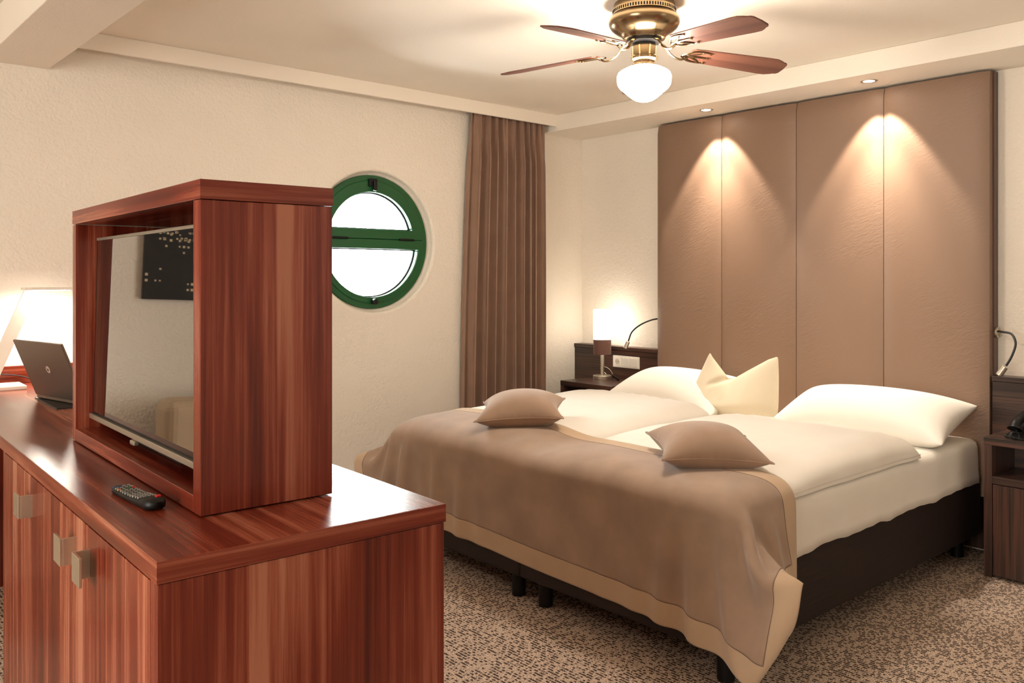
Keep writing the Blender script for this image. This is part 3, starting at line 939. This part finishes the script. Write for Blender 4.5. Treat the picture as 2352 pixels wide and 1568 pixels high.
def pillow_mesh(name, T, B, mat, parent=None, sub=1):
    n, m, _ = T.shape
    v = [tuple(p) for p in T.reshape(-1, 3)]
    idx = -np.ones((n, m), int)
    for i in range(n):
        for j in range(m):
            if i in (0, n - 1) or j in (0, m - 1): idx[i, j] = i * m + j
            else:
                idx[i, j] = len(v); v.append(tuple(B[i, j]))
    f = []
    for i in range(n - 1):
        for j in range(m - 1):
            a = i * m + j
            f.append((a, a + m, a + m + 1, a + 1))
            f.append((idx[i, j], idx[i, j + 1], idx[i + 1, j + 1], idx[i + 1, j]))
    o = mesh_obj(name, v, f, mat, parent, smooth=True)
    fix_normals(o)
    if sub: subsurf(o, sub)
    return o

def piping(name, T, mat, parent, r=0.0022):
    n, m, _ = T.shape
    loop = [T[i, 0] for i in range(n)] + [T[n - 1, j] for j in range(1, m)] + [T[i, m - 1] for i in range(n - 2, -1, -1)] + [T[0, j] for j in range(m - 2, -1, -1)]
    return tube(name, [Vector(p) for p in loop], r, mat, parent, seg=6, smooth_n=0)

# ------------------------------------------------------------------ bed
BX0, BX1, BY0, BY1, BYM = 2.47, 4.63, 1.655, 3.745, 2.735
M_BASE = leather('dark_brown_leatherette', (35, 24, 21), 0.6)
for k, (y0, y1, lab) in enumerate(((BY0, BYM - 0.001, 'dark brown box spring base nearest the camera'), (BYM + 0.001, BY1, 'dark brown box spring base toward the window wall'))):
    bb = thing('box_spring_base', (BX0, (y0 + y1) / 2, 0), 0, lab, 'bed base', 'box spring bases under the mattress')
    w = (y1 - y0) / 2
    box('upholstered_box', (0, BX1 - BX0, -w, w, 0.115, 0.40), M_BASE, bb, 0.010, 3)
    for x in (0.075, BX1 - BX0 - 0.075):
        for s in (-1, 1): cyl('leg', (x, s * (w - 0.085), 0), (x, s * (w - 0.085), 0.116), 0.031, M_BLACK, bb, bev=0.003)

M_SHEET = fabric('white_cotton', (240, 234, 224), 0.85, 0.12, weave=1200, blotch=0.015, bump=0.0002)
ZM = 0.595
def mattress():
    v, f = [], []
    # section across the edge: top, rounded shoulder, side, hem
    loop = []
    step = 0.03
    def rounded(x0, x1, y0, y1, r, k):
        pts = []
        for cx, cy, a0 in ((x1 - r, y1 - r, 0), (x0 + r, y1 - r, 90), (x0 + r, y0 + r, 180), (x1 - r, y0 + r, 270)):
            for q in range(7): 
                a = R(a0 + 90 * q / 6); pts.append((cx + r * math.cos(a), cy + r * math.sin(a)))
        out = []
        for i, p in enumerate(pts):
            qn = pts[(i + 1) % len(pts)]
            d = math.hypot(qn[0] - p[0], qn[1] - p[1]); c = max(1, int(d / step))
            for t in range(c): out.append((p[0] + (qn[0] - p[0]) * t / c, p[1] + (qn[1] - p[1]) * t / c))
        return out
    base = rounded(BX0 + 0.005, BX1, BY0 - 0.002, BY1 + 0.002, 0.06, 0)
    cx, cy = (BX0 + BX1) / 2, (BY0 + BY1) / 2
    prof = [(-0.050, ZM), (-0.022, ZM - 0.003), (-0.006, ZM - 0.016), (0.0, ZM - 0.040), (0.002, 0.50), (0.003, 0.45), (0.003, 0.42), (0.006, 0.385), (0.001, 0.384), (-0.01, 0.42)]
    nb = len(base)
    for k, (x, y) in enumerate(base):
        nx_, ny_ = 0.0, 0.0
        p0, p1 = base[k - 1], base[(k + 1) % nb]
        tx, ty = p1[0] - p0[0], p1[1] - p0[1]; l = math.hypot(tx, ty) or 1
        nx_, ny_ = ty / l, -tx / l
        if nx_ * (x - cx) + ny_ * (y - cy) < 0: nx_, ny_ = -nx_, -ny_
        wob = noise.noise(Vector((x * 5, y * 5, 3.0)))
        for q, (o, z) in enumerate(prof):
            hem = 0.016 * (noise.noise(Vector((x * 3.1, y * 3.1, 0))) + 0.5 * noise.noise(Vector((x * 11, y * 11, 1)))) if q in (6, 7, 8) else 0
            oo = o + (0.004 * wob if q in (3, 4, 5, 6, 7) else 0) + (0.006 * noise.noise(Vector((x * 9, y * 9, z * 8))) if q in (4, 5, 6) else 0) + (0.003 if q in (6, 7) else 0)
            v.append((x + nx_ * oo, y + ny_ * oo, z + hem))
    n = len(prof)
    for k in range(nb):
        l = (k + 1) % nb
        for q in range(n - 1): f.append((k * n + q, l * n + q, l * n + q + 1, k * n + q + 1))
    f.append(tuple(k * n for k in range(nb)))
    f.append(tuple(k * n + n - 1 for k in range(nb)))
    o = mesh_obj('mattress', v, f, M_SHEET, smooth=True); fix_normals(o)
    return tag(o, 'mattress in a white fitted sheet on the dark bases', 'mattress')
mattress()

# duvets: closed puffy bags with soft creases
def duvet_height(x, y):
    """height of the bedding surface above the mattress, for resting things on it"""
    h = 0.0
    for (x0, x1, y0, y1, T, sd) in DUV:
        a = (2 * (x - (x0 + x1) / 2) / (x1 - x0)); b = (2 * (y - (y0 + y1) / 2) / (y1 - y0))
        if abs(a) < 1 and abs(b) < 1:
            h = max(h, duv_top(a, b, x, y, T, sd))
    return h
def duv_top(a, b, x, y, T, sd):
    s = (1 - abs(a) ** 12) ** 0.42 * (1 - abs(b) ** 7.0) ** 0.42 * (1 + 0.14 * math.exp(-((a - 0.93) / 0.05) ** 2))
    n = noise.noise(Vector((x * 2.3, y * 2.3, sd))) * 0.012 + noise.noise(Vector((x * 5.5, y * 5.5, sd + 4))) * 0.006
    # quilting creases running in from the head end
    cr = 0.0022 * math.sin(y * 60 + 5 * noise.noise(Vector((x * 3, y * 3, sd)))) * max(0, a) ** 2
    q = min(1.0, max(0.0, (a + 0.75) / 1.0)); q = q * q * (3 - 2 * q)
    T = T * (0.62 + 0.38 * q)                       # flattened towards the foot by the throw
    return T * s + (n + cr) * min(1, s * 1.2)
DUV = [(2.50, 3.93, BY0 + 0.005, BYM - 0.01, 0.088, 2.0), (2.50, 3.90, BYM - 0.005, BY1 - 0.01, 0.118, 7.0)]
def duvet(x0, x1, y0, y1, T, sd, lab):
    n, m = 90, 64
    v, f = [], []
    g = lambda t: math.copysign(1 - (1 - abs(t)) ** 1.6, t)      # denser towards the edges
    for layer in (0, 1):
        for i in range(n + 1):
            for j in range(m + 1):
                a, b = g(-1 + 2 * i / n), g(-1 + 2 * j / m)
                x = (x0 + x1) / 2 + a * (x1 - x0) / 2; y = (y0 + y1) / 2 + b * (y1 - y0) / 2
                t = duv_top(a, b, x, y, T, sd)
                if layer == 0: z = ZM + 0.018 * min(1.0, t / 0.05) + t
                else: z = ZM + 0.0015 + 0.016 * max(0, 1 - t / 0.03)
                # side bulge: the rim is fattest halfway up
                rx = 0.012 * noise.noise(Vector((y * 4, sd, 1))) * abs(a) ** 6
                ry = 0.012 * noise.noise(Vector((x * 4, sd, 2))) * abs(b) ** 6
                v.append((x + rx, y + ry, z))
    K = (n + 1) * (m + 1)
    for i in range(n):
        for j in range(m):
            a = i * (m + 1) + j
            f.append((a, a + m + 1, a + m + 2, a + 1)); f.append((K + a, K + a + 1, K + a + m + 2, K + a + m + 1))
    o = mesh_obj('duvet', v, f, M_SHEET, smooth=True)
    bm = bmesh.new(); bm.from_mesh(o.data)
    bmesh.ops.remove_doubles(bm, verts=bm.verts[:], dist=0.0012)
    bmesh.ops.recalc_face_normals(bm, faces=bm.faces[:])
    bm.to_mesh(o.data); bm.free()
    for p in o.data.polygons: p.use_smooth = True
    return tag(o, lab, 'duvet', 'white duvets on the double bed')
duvet(*DUV[0], 'white duvet on the near half of the bed')
duvet(*DUV[1], 'white duvet on the far half beside the window wall')

# ------------------------------------------------------------------ throw with tan border
def throw():
    Lx, Ly = 0.83, 2.74
    n, m = 40, 128
    xs = np.linspace(2.875, 2.875 - Lx, n); ys = np.linspace(1.335, 1.335 + Ly, m)
    X, Y = np.meshgrid(xs, ys, indexing='ij')
    X = X + 0.02 * (Y - 2.7)                          # lies a little askew
    P = np.stack([X, Y, np.full_like(X, 0.80)], -1)
    dx, dy = Lx / (n - 1), Ly / (m - 1)
    bt = grid_batches(n, m, dx, dy, 0.45)
    # bedding height table
    gx = np.linspace(2.3, 4.7, 121); gy = np.linspace(1.5, 3.9, 121)
    tab = np.array([[duvet_height(a, b) + 0.018 * (duvet_height(a, b) > 0.01) for b in gy] for a in gx])
    def bump_h(x, y):
        fx = np.clip((x - gx[0]) / (gx[1] - gx[0]), 0, 119.999); fy = np.clip((y - gy[0]) / (gy[1] - gy[0]), 0, 119.999)
        i, j = fx.astype(int), fy.astype(int); u, w = fx - i, fy - j
        return tab[i, j] * (1 - u) * (1 - w) + tab[i + 1, j] * u * (1 - w) + tab[i, j + 1] * (1 - u) * w + tab[i + 1, j + 1] * u * w
    # smooth the table so that the cloth bridges the gaps
    for _ in range(60):
        tab[1:-1, 1:-1] = np.maximum(tab[1:-1, 1:-1], (tab[:-2, 1:-1] + tab[2:, 1:-1] + tab[1:-1, :-2] + tab[1:-1, 2:]) / 4)
    r = 0.045
    lo = np.array([BX0 - 0.002, BY0 - 0.008, -1.0]); hi = np.array([BX1 + 1.0, BY1 + 0.008, ZM + 0.004])
    def collide(P, P0):
        h = bump_h(P[..., 0], P[..., 1])
        Q = P.copy(); Q[..., 2] -= h
        c = np.clip(Q, lo + r, hi - r)
        d = Q - c
        l = np.linalg.norm(d, axis=-1)
        inside = l < 1e-7
        pen = (l < r + 0.006) & ~inside
        k = np.where(pen, (r + 0.006) / np.maximum(l, 1e-9), 1.0)[..., None]
        Q2 = c + d * k
        if inside.any():
            Q2[inside, 2] = hi[2] + 0.006
        out = Q2; out[..., 2] += h
        touch = (pen | inside)
        # friction: most of the sliding is taken away where the cloth rests
        fr = np.where(touch & (d[..., 2] > 0.5 * r), 0.75, np.where(touch, 0.25, 0.0))[..., None]
        out[..., :2] = out[..., :2] - (out[..., :2] - P0[..., :2]) * fr
        out[..., 2] = np.maximum(out[..., 2], 0.01)
        return out
    P0 = P.copy()
    rs = np.random.RandomState(3)
    P[..., 2] += rs.uniform(-0.002, 0.002, X.shape)
    # the stiff corners at the foot stand out as flaps beyond the sides of the bed
    k = int(round(0.37 / dx))
    pins = [((n - 1, 0), (2.425, 1.575, 0.155)), ((n - 1 - k, 0), (2.432, 1.385, 0.455)),
            ((n - 1, m - 1), (2.425, 3.825, 0.155)), ((n - 1 - k, m - 1), (2.432, 4.015, 0.455))]
    for s in range(190):
        v = (P - P0) * (0.97 if s < 110 else 0.85)
        P0 = P.copy()
        P = P + v; P[..., 2] -= 0.0011
        for it in range(10):
            for A_, B_, rr, st in bt: relax_batch(P, A_, B_, rr, st)
            if s > 30:
                for (a_, b_), q in pins:
                    mv = (np.array(q) - P[a_, b_]) * min(1.0, (s - 30) / 70) * 0.5
                    for da in (-2, -1, 0, 1, 2):
                        for db in (0, 1, 2, 3):
                            ia, jb = a_ + da, (b_ + db if b_ == 0 else b_ - db)
                            if 0 <= ia < n: P[ia, jb] += mv * (1 - abs(da) / 3.5) * (1 - db / 4.5)
            if it % 3 == 2: P = collide(P, P0)
        P = collide(P, P0)
    # border and inner field are two fabrics of one cloth
    M_SUEDE = fabric('brown_suede', (164, 138, 118), 0.9, 0.45, weave=260, blotch=0.13, bump=0.0006, blscale=6.0)
    M_TAN = fabric('tan_border_cloth', (194, 167, 139), 0.9, 0.3, weave=600, blotch=0.04)
    # refine: bilinear to double resolution, border of 0.075 m
    root = thing('bed_throw', (0, 0, 0), 0, 'brown suede bed throw with tan border across the foot of the bed', 'blanket')
    # smooth upsampling of the solved grid, so that field and border share one exact seam
    K = 3
    def up(A):                                      # Catmull-Rom along axis 0
        Pd = np.concatenate([2 * A[:1] - A[1:2], A, 2 * A[-1:] - A[-2:-1]], 0)
        q = A.shape[0]
        out = np.zeros(((q - 1) * K + 1,) + A.shape[1:])
        for k in range(K):
            t = k / K
            a, b, c, d = Pd[:q - 1], Pd[1:q], Pd[2:q + 1], Pd[3:q + 2]
            out[k::K][:q - 1] = 0.5 * (2 * b + (c - a) * t + (2 * a - 5 * b + 4 * c - d) * t * t + (3 * b - a - 3 * c + d) * t ** 3)
        out[-1] = A[-1]
        return out
    for _ in range(6):                              # ease the hems
        for e in (0, -1):
            P[1:-1, e] = 0.6 * P[1:-1, e] + 0.2 * (P[:-2, e] + P[2:, e])
            P[e, 1:-1] = 0.8 * P[e, 1:-1] + 0.1 * (P[e, :-2] + P[e, 2:])
    # light smoothing of solver jitter
    for _ in range(2):
        P[1:-1, 1:-1] = 0.5 * P[1:-1, 1:-1] + 0.125 * (P[:-2, 1:-1] + P[2:, 1:-1] + P[1:-1, :-2] + P[1:-1, 2:])
    U = up(up(P).swapaxes(0, 1)).swapaxes(0, 1)
    nu, mu = U.shape[:2]
    kb = 4 * K
    inner = lambda i, j: kb <= i < nu - 1 - kb and kb <= j < mu - 1 - kb
    def sub_mesh(name, sel, mat):
        used = {}; v, f = [], []
        for i in range(nu - 1):
            for j in range(mu - 1):
                if not sel(i, j): continue
                q = []
                for ab in ((i, j), (i + 1, j), (i + 1, j + 1), (i, j + 1)):
                    if ab not in used:
                        used[ab] = len(v); v.append(tuple(U[ab]))
                    q.append(used[ab])
                f.append(tuple(q))
        o = mesh_obj(name, v, f, mat, root, smooth=True)
        sd = o.modifiers.new('thick', 'SOLIDIFY'); sd.thickness = 0.005; sd.offset = 0
        return o
    sub_mesh('suede_field', inner, M_SUEDE)
    b = sub_mesh('border', lambda i, j: not inner(i, j), M_TAN)
    part_label(b, 'tan cloth border')
    Nn = grid_normals(U)
    if Nn[nu // 4, mu // 2][2] < 0: Nn = -Nn
    e0, e1 = kb, nu - 1 - kb; g0, g1 = kb, mu - 1 - kb
    loop = [(e0, j) for j in range(g0, g1)] + [(i, g1) for i in range(e0, e1)] + [(e1, j) for j in range(g1, g0, -1)] + [(i, g0) for i in range(e1, e0, -1)]
    tube('seam', [Vector(U[ij] + Nn[ij] * 0.0022) for ij in loop], 0.0011, plain('dark_stitching', (98, 72, 56), 0.9), root, seg=5, smooth_n=0)
    return P
PT = throw()

# ------------------------------------------------------------------ pillows and cushions
def place(o, loc, rot):
    o.location = loc; o.rotation_euler = rot
    return o
Tp, Bp = sim_pillow(0.56, 0.92, 30, 50, 0.0016, seed=4, steps=110)
Tp[..., 2] *= 0.78; Bp[..., 2] *= 0.78
for loc, rot, lab, mirror in (((4.335, 2.09, ZM + 0.098), (R(0), R(-14), R(2)), 'white bed pillow on the near side below the downlight', 1),
                              ((4.335, 3.30, ZM + 0.098), (R(0), R(-14), R(-2)), 'white bed pillow on the far side beside the lamp nightstand', -1)):
    T = Tp.copy(); B = Bp.copy()
    B[..., 2] = np.maximum(B[..., 2], -0.075)
    if mirror < 0:
        T = T[:, ::-1].copy(); B = B[:, ::-1].copy(); T[..., 1] *= -1; B[..., 1] *= -1
    o = pillow_mesh('pillow', T, B, M_SHEET)
    place(o, loc, rot)
    tag(o, lab, 'pillow', 'white pillows at the headboard')

M_CUSH = fabric('brown_suede_cushion', (162, 135, 115), 0.9, 0.45, weave=260, blotch=0.10, bump=0.0006)
Tc, Bc = sim_pillow(0.44, 0.44, 28, 28, 0.0014, seed=9, steps=100)
Tc[..., 2] *= 0.80; Bc[..., 2] *= 0.72
for loc, rot, lab in (((2.805, 3.09, 0.762), (R(-3), R(-5), R(42)), 'brown suede cushion on the throw beside the curtain'),
                      ((2.84, 2.035, 0.730), (R(2), R(-4), R(46)), 'brown suede cushion lying cornerwise on the near duvet')):
    root = thing('suede_cushion', loc, 0, lab, 'cushion', 'small brown cushions on the bed')
    root.rotation_euler = rot
    pillow_mesh('cover', Tc.copy(), Bc.copy(), M_CUSH, root)
    piping('seam', Tc, M_CUSH, root)

def chop_cushion():
    """cream cushion standing on its edge with the top knocked in to a V"""
    mc = fabric('cream_cotton', (222, 208, 182), 0.9, 0.2, weave=700, blotch=0.03)
    n, m = 72, 44
    v, f = [], []
    # outline of the top edge (y, z), from the near peak over the dent to the far peak
    top = [(-1.0, -0.285, 0.285), (-0.93, -0.282, 0.318), (-0.80, -0.225, 0.298), (0.0, -0.015, 0.175), (0.12, 0.03, 0.172), (0.80, 0.145, 0.285), (0.92, 0.165, 0.310), (1.0, 0.180, 0.285)]
    def edge(s):
        for (s0, y0, z0), (s1, y1, z1) in zip(top, top[1:]):
            if s <= s1:
                t = (s - s0) / (s1 - s0)
                return y0 + (y1 - y0) * t, z0 + (z1 - z0) * t
        return top[-1][1:]
    for side in (1, -1):
        for i in range(n + 1):
            s = -1 + 2 * i / n
            yt, zt = edge(s)
            yb = -0.295 + 0.615 * (s + 1) / 2
            for j in range(m + 1):
                t = j / m
                y = yb + (yt - yb) * t ** 1.15
                z = -0.055 + (zt + 0.055) * t
                e = max(0.0, min(1.0, (1 - abs(s)) / 0.6)); e2 = max(0.0, min(1.0, (1 - t) / 0.7))
                th = 0.105 * e ** 0.55 * e2 ** 0.65 * (0.5 + 0.5 * min(1, t / 0.25))
                # fold running down and to the far side from the dent
                q = (y - 0.03) * 0.45 - (z - 0.165) * -0.9
                ln = (y - 0.0) * 0.9 - (z - 0.18) * 0.45
                cr = 0.030 * math.exp(-(q / 0.016) ** 2) * max(0.0, 1 - abs(ln - 0.03) / 0.14) if side < 0 else 0.0
                wr = 0.004 * noise.noise(Vector((y * 14, z * 9, side)))
                v.append((side * (max(0.0, th - cr) + wr * min(1, th * 30)) - 0.02 * t * t, y, z))
    K = (n + 1) * (m + 1)
    for i in range(n):
        for j in range(m):
            a = i * (m + 1) + j
            f.append((a, a + m + 1, a + m + 2, a + 1)); f.append((K + a, K + a + 1, K + a + m + 2, K + a + m + 1))
    o = mesh_obj('cream_cushion', v, f, mc, smooth=True)
    bm = bmesh.new(); bm.from_mesh(o.data)
    bmesh.ops.remove_doubles(bm, verts=bm.verts[:], dist=0.0008)
    bmesh.ops.recalc_face_normals(bm, faces=bm.faces[:])
    bm.to_mesh(o.data); bm.free()
    for p in o.data.polygons: p.use_smooth = True
    subsurf(o, 1)
    place(o, (4.22, 2.845, ZM + 0.060), (0, R(8), 0))
    return tag(o, 'cream cushion knocked in to a V between the white pillows', 'cushion')
chop_cushion()

# ------------------------------------------------------------------ downlights
for y, lab in ((3.207, 'round recessed downlight above the left headboard panels'), (2.160, 'round recessed downlight above the right headboard panels')):
    d = thing('downlight', (4.477, y, ZS), 0, lab, 'downlight', 'recessed downlights above the headboard')
    lathe('trim_ring', [(0.028, 0.001), (0.030, -0.003), (0.040, -0.004), (0.043, -0.001), (0.043, 0.001)], M_NICKEL, d, close=True)
    lathe('bulb', [(0.0, -0.0015), (0.028, -0.0015), (0.029, 0.0005)], emis('downlight_glow', (1.0, 0.88, 0.72), DOWN_E), d)
    sl = bpy.data.lights.new('downlight_beam', 'SPOT'); sl.energy = SPOT_W; sl.color = WARM
    sl.spot_size = R(72); sl.spot_blend = 0.30; sl.shadow_soft_size = 0.02
    so = bpy.data.objects.new('downlight_beam', sl); COL.objects.link(so); so.parent = d
    so.location = (0.0, 0, -0.010); so.rotation_euler = (0, R(-13), 0)
    hl_ = bpy.data.lights.new('downlight_core', 'SPOT'); hl_.energy = SPOT_W * 1.25; hl_.color = WARM
    hl_.spot_size = R(50); hl_.spot_blend = 1.0; hl_.shadow_soft_size = 0.02
    ho = bpy.data.objects.new('downlight_core', hl_); COL.objects.link(ho); ho.parent = d
    ho.location = (0.0, 0, -0.010); ho.rotation_euler = (0, R(-8), 0)

# ------------------------------------------------------------------ ceiling fan
def ceiling_fan():
    F = thing('ceiling_fan', (2.853, 2.362, ZC), 0, 'brass ceiling fan with five wooden blades and lit globe', 'ceiling fan')
    # collar with slots
    lathe('ceiling_collar', [(0.0, 0.0), (0.128, 0.0), (0.130, -0.006), (0.130, -0.024), (0.134, -0.026), (0.134, -0.046), (0.131, -0.048), (0.0, -0.048)], M_BRASS, F, 72)
    v, f = [], []
    for k in range(72):
        a = 2 * math.pi * k / 72; t = Vector((-math.sin(a), math.cos(a), 0)); rr = Vector((math.cos(a), math.sin(a), 0))
        b = len(v)
        for z in (-0.043, -0.030):
            for s in (-1, 1): 
                for q in (0.1325, 0.1346): v.append(rr * q + t * (0.0030 * s) + Vector((0, 0, z)))
        f += [tuple(b + i for i in q) for q in ((0, 1, 3, 2), (4, 6, 7, 5), (0, 4, 5, 1), (1, 5, 7, 3), (3, 7, 6, 2), (2, 6, 4, 0))]
    o = mesh_obj('vent_slots', v, f, M_DARKHOLE, F); o['kind'] = 'stuff'
    part_label(o, 'ring of dark vent slots')
    lathe('motor_housing', [(0.0, -0.047), (0.132, -0.047), (0.140, -0.052), (0.149, -0.062), (0.1525, -0.075), (0.150, -0.090), (0.140, -0.106), (0.122, -0.120), (0.104, -0.130), (0.094, -0.140), (0.088, -0.152), (0.078, -0.153), (0.0, -0.150)], M_BRASS, F, 72)
    lathe('flywheel', [(0.0, -0.150), (0.074, -0.150), (0.074, -0.166), (0.050, -0.170), (0.050, -0.185), (0.0, -0.185)], M_BLACK, F)
    lathe('switch_housing', [(0.0, -0.180), (0.050, -0.180), (0.053, -0.186), (0.053, -0.224), (0.056, -0.228), (0.056, -0.238), (0.050, -0.243), (0.046, -0.246), (0.046, -0.258), (0.0, -0.258)], M_BRASS, F)
    lathe('globe_fitter', [(0.0, -0.256), (0.049, -0.256), (0.052, -0.262), (0.052, -0.274), (0.0, -0.274)], M_BRASS, F)
    g = lathe('glass_globe', [(0.044, -0.262), (0.050, -0.266), (0.072, -0.274), (0.096, -0.286), (0.110, -0.296), (0.1155, -0.310), (0.1150, -0.330), (0.112, -0.346), (0.102, -0.360), (0.078, -0.381), (0.056, -0.400), (0.038, -0.411), (0.020, -0.417), (0.0, -0.419)],
              emis('lit_opal_globe', (1.0, 0.89, 0.75), GLOBE_E), F, 48, ang=60)
    part_label(g, 'glowing opal glass globe')
    # bead chain along the fitter
    chain = [Vector((0.054 * math.cos(a), 0.054 * math.sin(a), -0.268)) for a in [i * math.pi / 24 for i in range(49)]]
    v, f = [], []
    for c in chain[:-1]:
        b = len(v); r = 0.0032
        v += [c + Vector(d) * r for d in ((1, 0, 0), (-1, 0, 0), (0, 1, 0), (0, -1, 0), (0, 0, 1), (0, 0, -1))]
        f += [tuple(b + i for i in q) for q in ((0, 2, 4), (2, 1, 4), (1, 3, 4), (3, 0, 4), (2, 0, 5), (1, 2, 5), (3, 1, 5), (0, 3, 5))]
    o = mesh_obj('bead_chain', v, f, M_NICKEL, F, smooth=True); o['kind'] = 'stuff'
    blade_m = wood('blade_wood', 'x', [(0.42, (70, 40, 32)), (0.58, (100, 58, 46)), (0.74, (124, 78, 62))], rough=0.45, plank=14, fine=90)
    # blade outline, x outwards, y across
    half = [(0.0, 0.040), (0.015, 0.052), (0.05, 0.056), (0.36, 0.071), (0.395, 0.070), (0.418, 0.060), (0.430, 0.052), (0.444, 0.048), (0.452, 0.038), (0.455, 0.0)]
    outl = half + [(x, -y) for x, y in reversed(half[:-1])]
    droop = R(4.5); pitch = R(-12)
    for k in range(5):
        ang = YAW - R(5) + k * R(72)
        Mz = Matrix.Rotation(ang, 4, 'Z')
        MB = Mz @ Matrix.Translation((0.205, 0, -0.205)) @ Matrix.Rotation(droop, 4, 'Y') @ Matrix.Rotation(pitch, 4, 'X')
        b = prism('blade', outl, -0.003, 0.003, blade_m, F, 0.0012)
        b.matrix_local = MB
        iron = []
        # arm from the flywheel, then a scrolled plate under the blade (in blade space)
        MI = MB.inverted() @ Mz
        A = [MI @ Vector(p) for p in ((0.060, 0, -0.158), (0.095, 0, -0.178), (0.125, 0, -0.212), (0.165, 0, -0.228), (0.200, 0, -0.218))]
        ir = tube('blade_iron', A, lambda t: 0.0085 - 0.002 * t, M_BRASS, b, seg=10, flat=0.6)
        for s in (-1, 1):
            tube('iron_scroll', [(-0.030, 0.004 * s, -0.010), (-0.012, 0.024 * s, -0.009), (0.020, 0.043 * s, -0.0065), (0.060, 0.047 * s, -0.006), (0.092, 0.040 * s, -0.006)], lambda t: 0.0062 - 0.003 * t, M_BRASS, b, seg=8, flat=0.7)
            tube('iron_scroll', [(-0.010, 0.0, -0.009), (0.020, 0.014 * s, -0.007), (0.045, 0.030 * s, -0.006), (0.060, 0.046 * s, -0.006)], 0.004, M_BRASS, b, seg=8, flat=0.7)
        tube('iron_scroll', [(-0.025, 0, -0.010), (0.02, 0, -0.0075), (0.085, 0, -0.006)], lambda t: 0.007 - 0.003 * t, M_BRASS, b, seg=8, flat=0.6)
        for (x, y) in ((0.088, 0.0), (0.086, 0.041), (0.086, -0.041)):
            cyl('screw', (x, y, -0.009), (x, y, -0.003), 0.006, M_BRASS, b, 10)
    return F
ceiling_fan()

# ------------------------------------------------------------------ what the screen mirrors: picture and sofa
def picture():
    m, nt, b = new_mat('dark_night_print')
    b.inputs['Base Color'].default_value = lin((20, 19, 22)); b.inputs['Roughness'].default_value = 0.3
    pc = thing('wall_picture', (-0.36, YW - 0.002, 1.685), 0, 'dark night picture with small lit windows above the sofa', 'picture')
    box('canvas', (-0.55, 0.55, -0.028, 0.0, -0.36, 0.36), m, pc, 0.002)
    rnd = random.Random(8)
    lit = plain('printed_lit_window', (206, 186, 150), 0.5)
    v, f = [], []
    for bl in range(120):
        bx, bz = rnd.uniform(-0.52, 0.48), rnd.uniform(-0.34, 0.20)
        for i in range(rnd.randint(2, 6)):
            for j in range(rnd.randint(1, 3)):
                if rnd.random() < 0.35: continue
                x, z = bx + i * 0.022, bz + j * 0.03
                if abs(x) > 0.54 or abs(z) > 0.34: continue
                s = rnd.uniform(0.004, 0.007); k = len(v)
                v += [(x - s, -0.0287, z - s), (x + s, -0.0287, z - s), (x + s, -0.0287, z + s), (x - s, -0.0287, z + s)]
                f.append((k, k + 1, k + 2, k + 3))
    o = mesh_obj('printed_windows', v, f, lit, pc); o['kind'] = 'stuff'
picture()
def sofa():
    ml = leather('beige_leather', (196, 170, 140), 0.5)
    s = thing('sofa', (-0.74, 4.02, 0), 0, 'beige leather sofa against the textured wall', 'sofa')
    box('frame', (-0.98, 0.98, -0.42, 0.42, 0.06, 0.30), ml, s, 0.02, 3)
    for x in (-0.44, 0.44): box('seat_cushion', (x - 0.43, x + 0.43, -0.44, 0.22, 0.30, 0.46), ml, s, 0.05, 4)
    for x in (-0.44, 0.44): box('back_cushion', (x - 0.43, x + 0.43, 0.18, 0.42, 0.46, 0.84), ml, s, 0.05, 4)
    for x in (-0.98, 0.84): box('armrest', (x, x + 0.18, -0.44, 0.42, 0.25, 0.62), ml, s, 0.04, 4)
    for x in (-0.9, 0.9):
        for y in (-0.36, 0.36): cyl('leg', (x, y, 0), (x, y, 0.065), 0.02, M_NICKEL, s)
sofa()
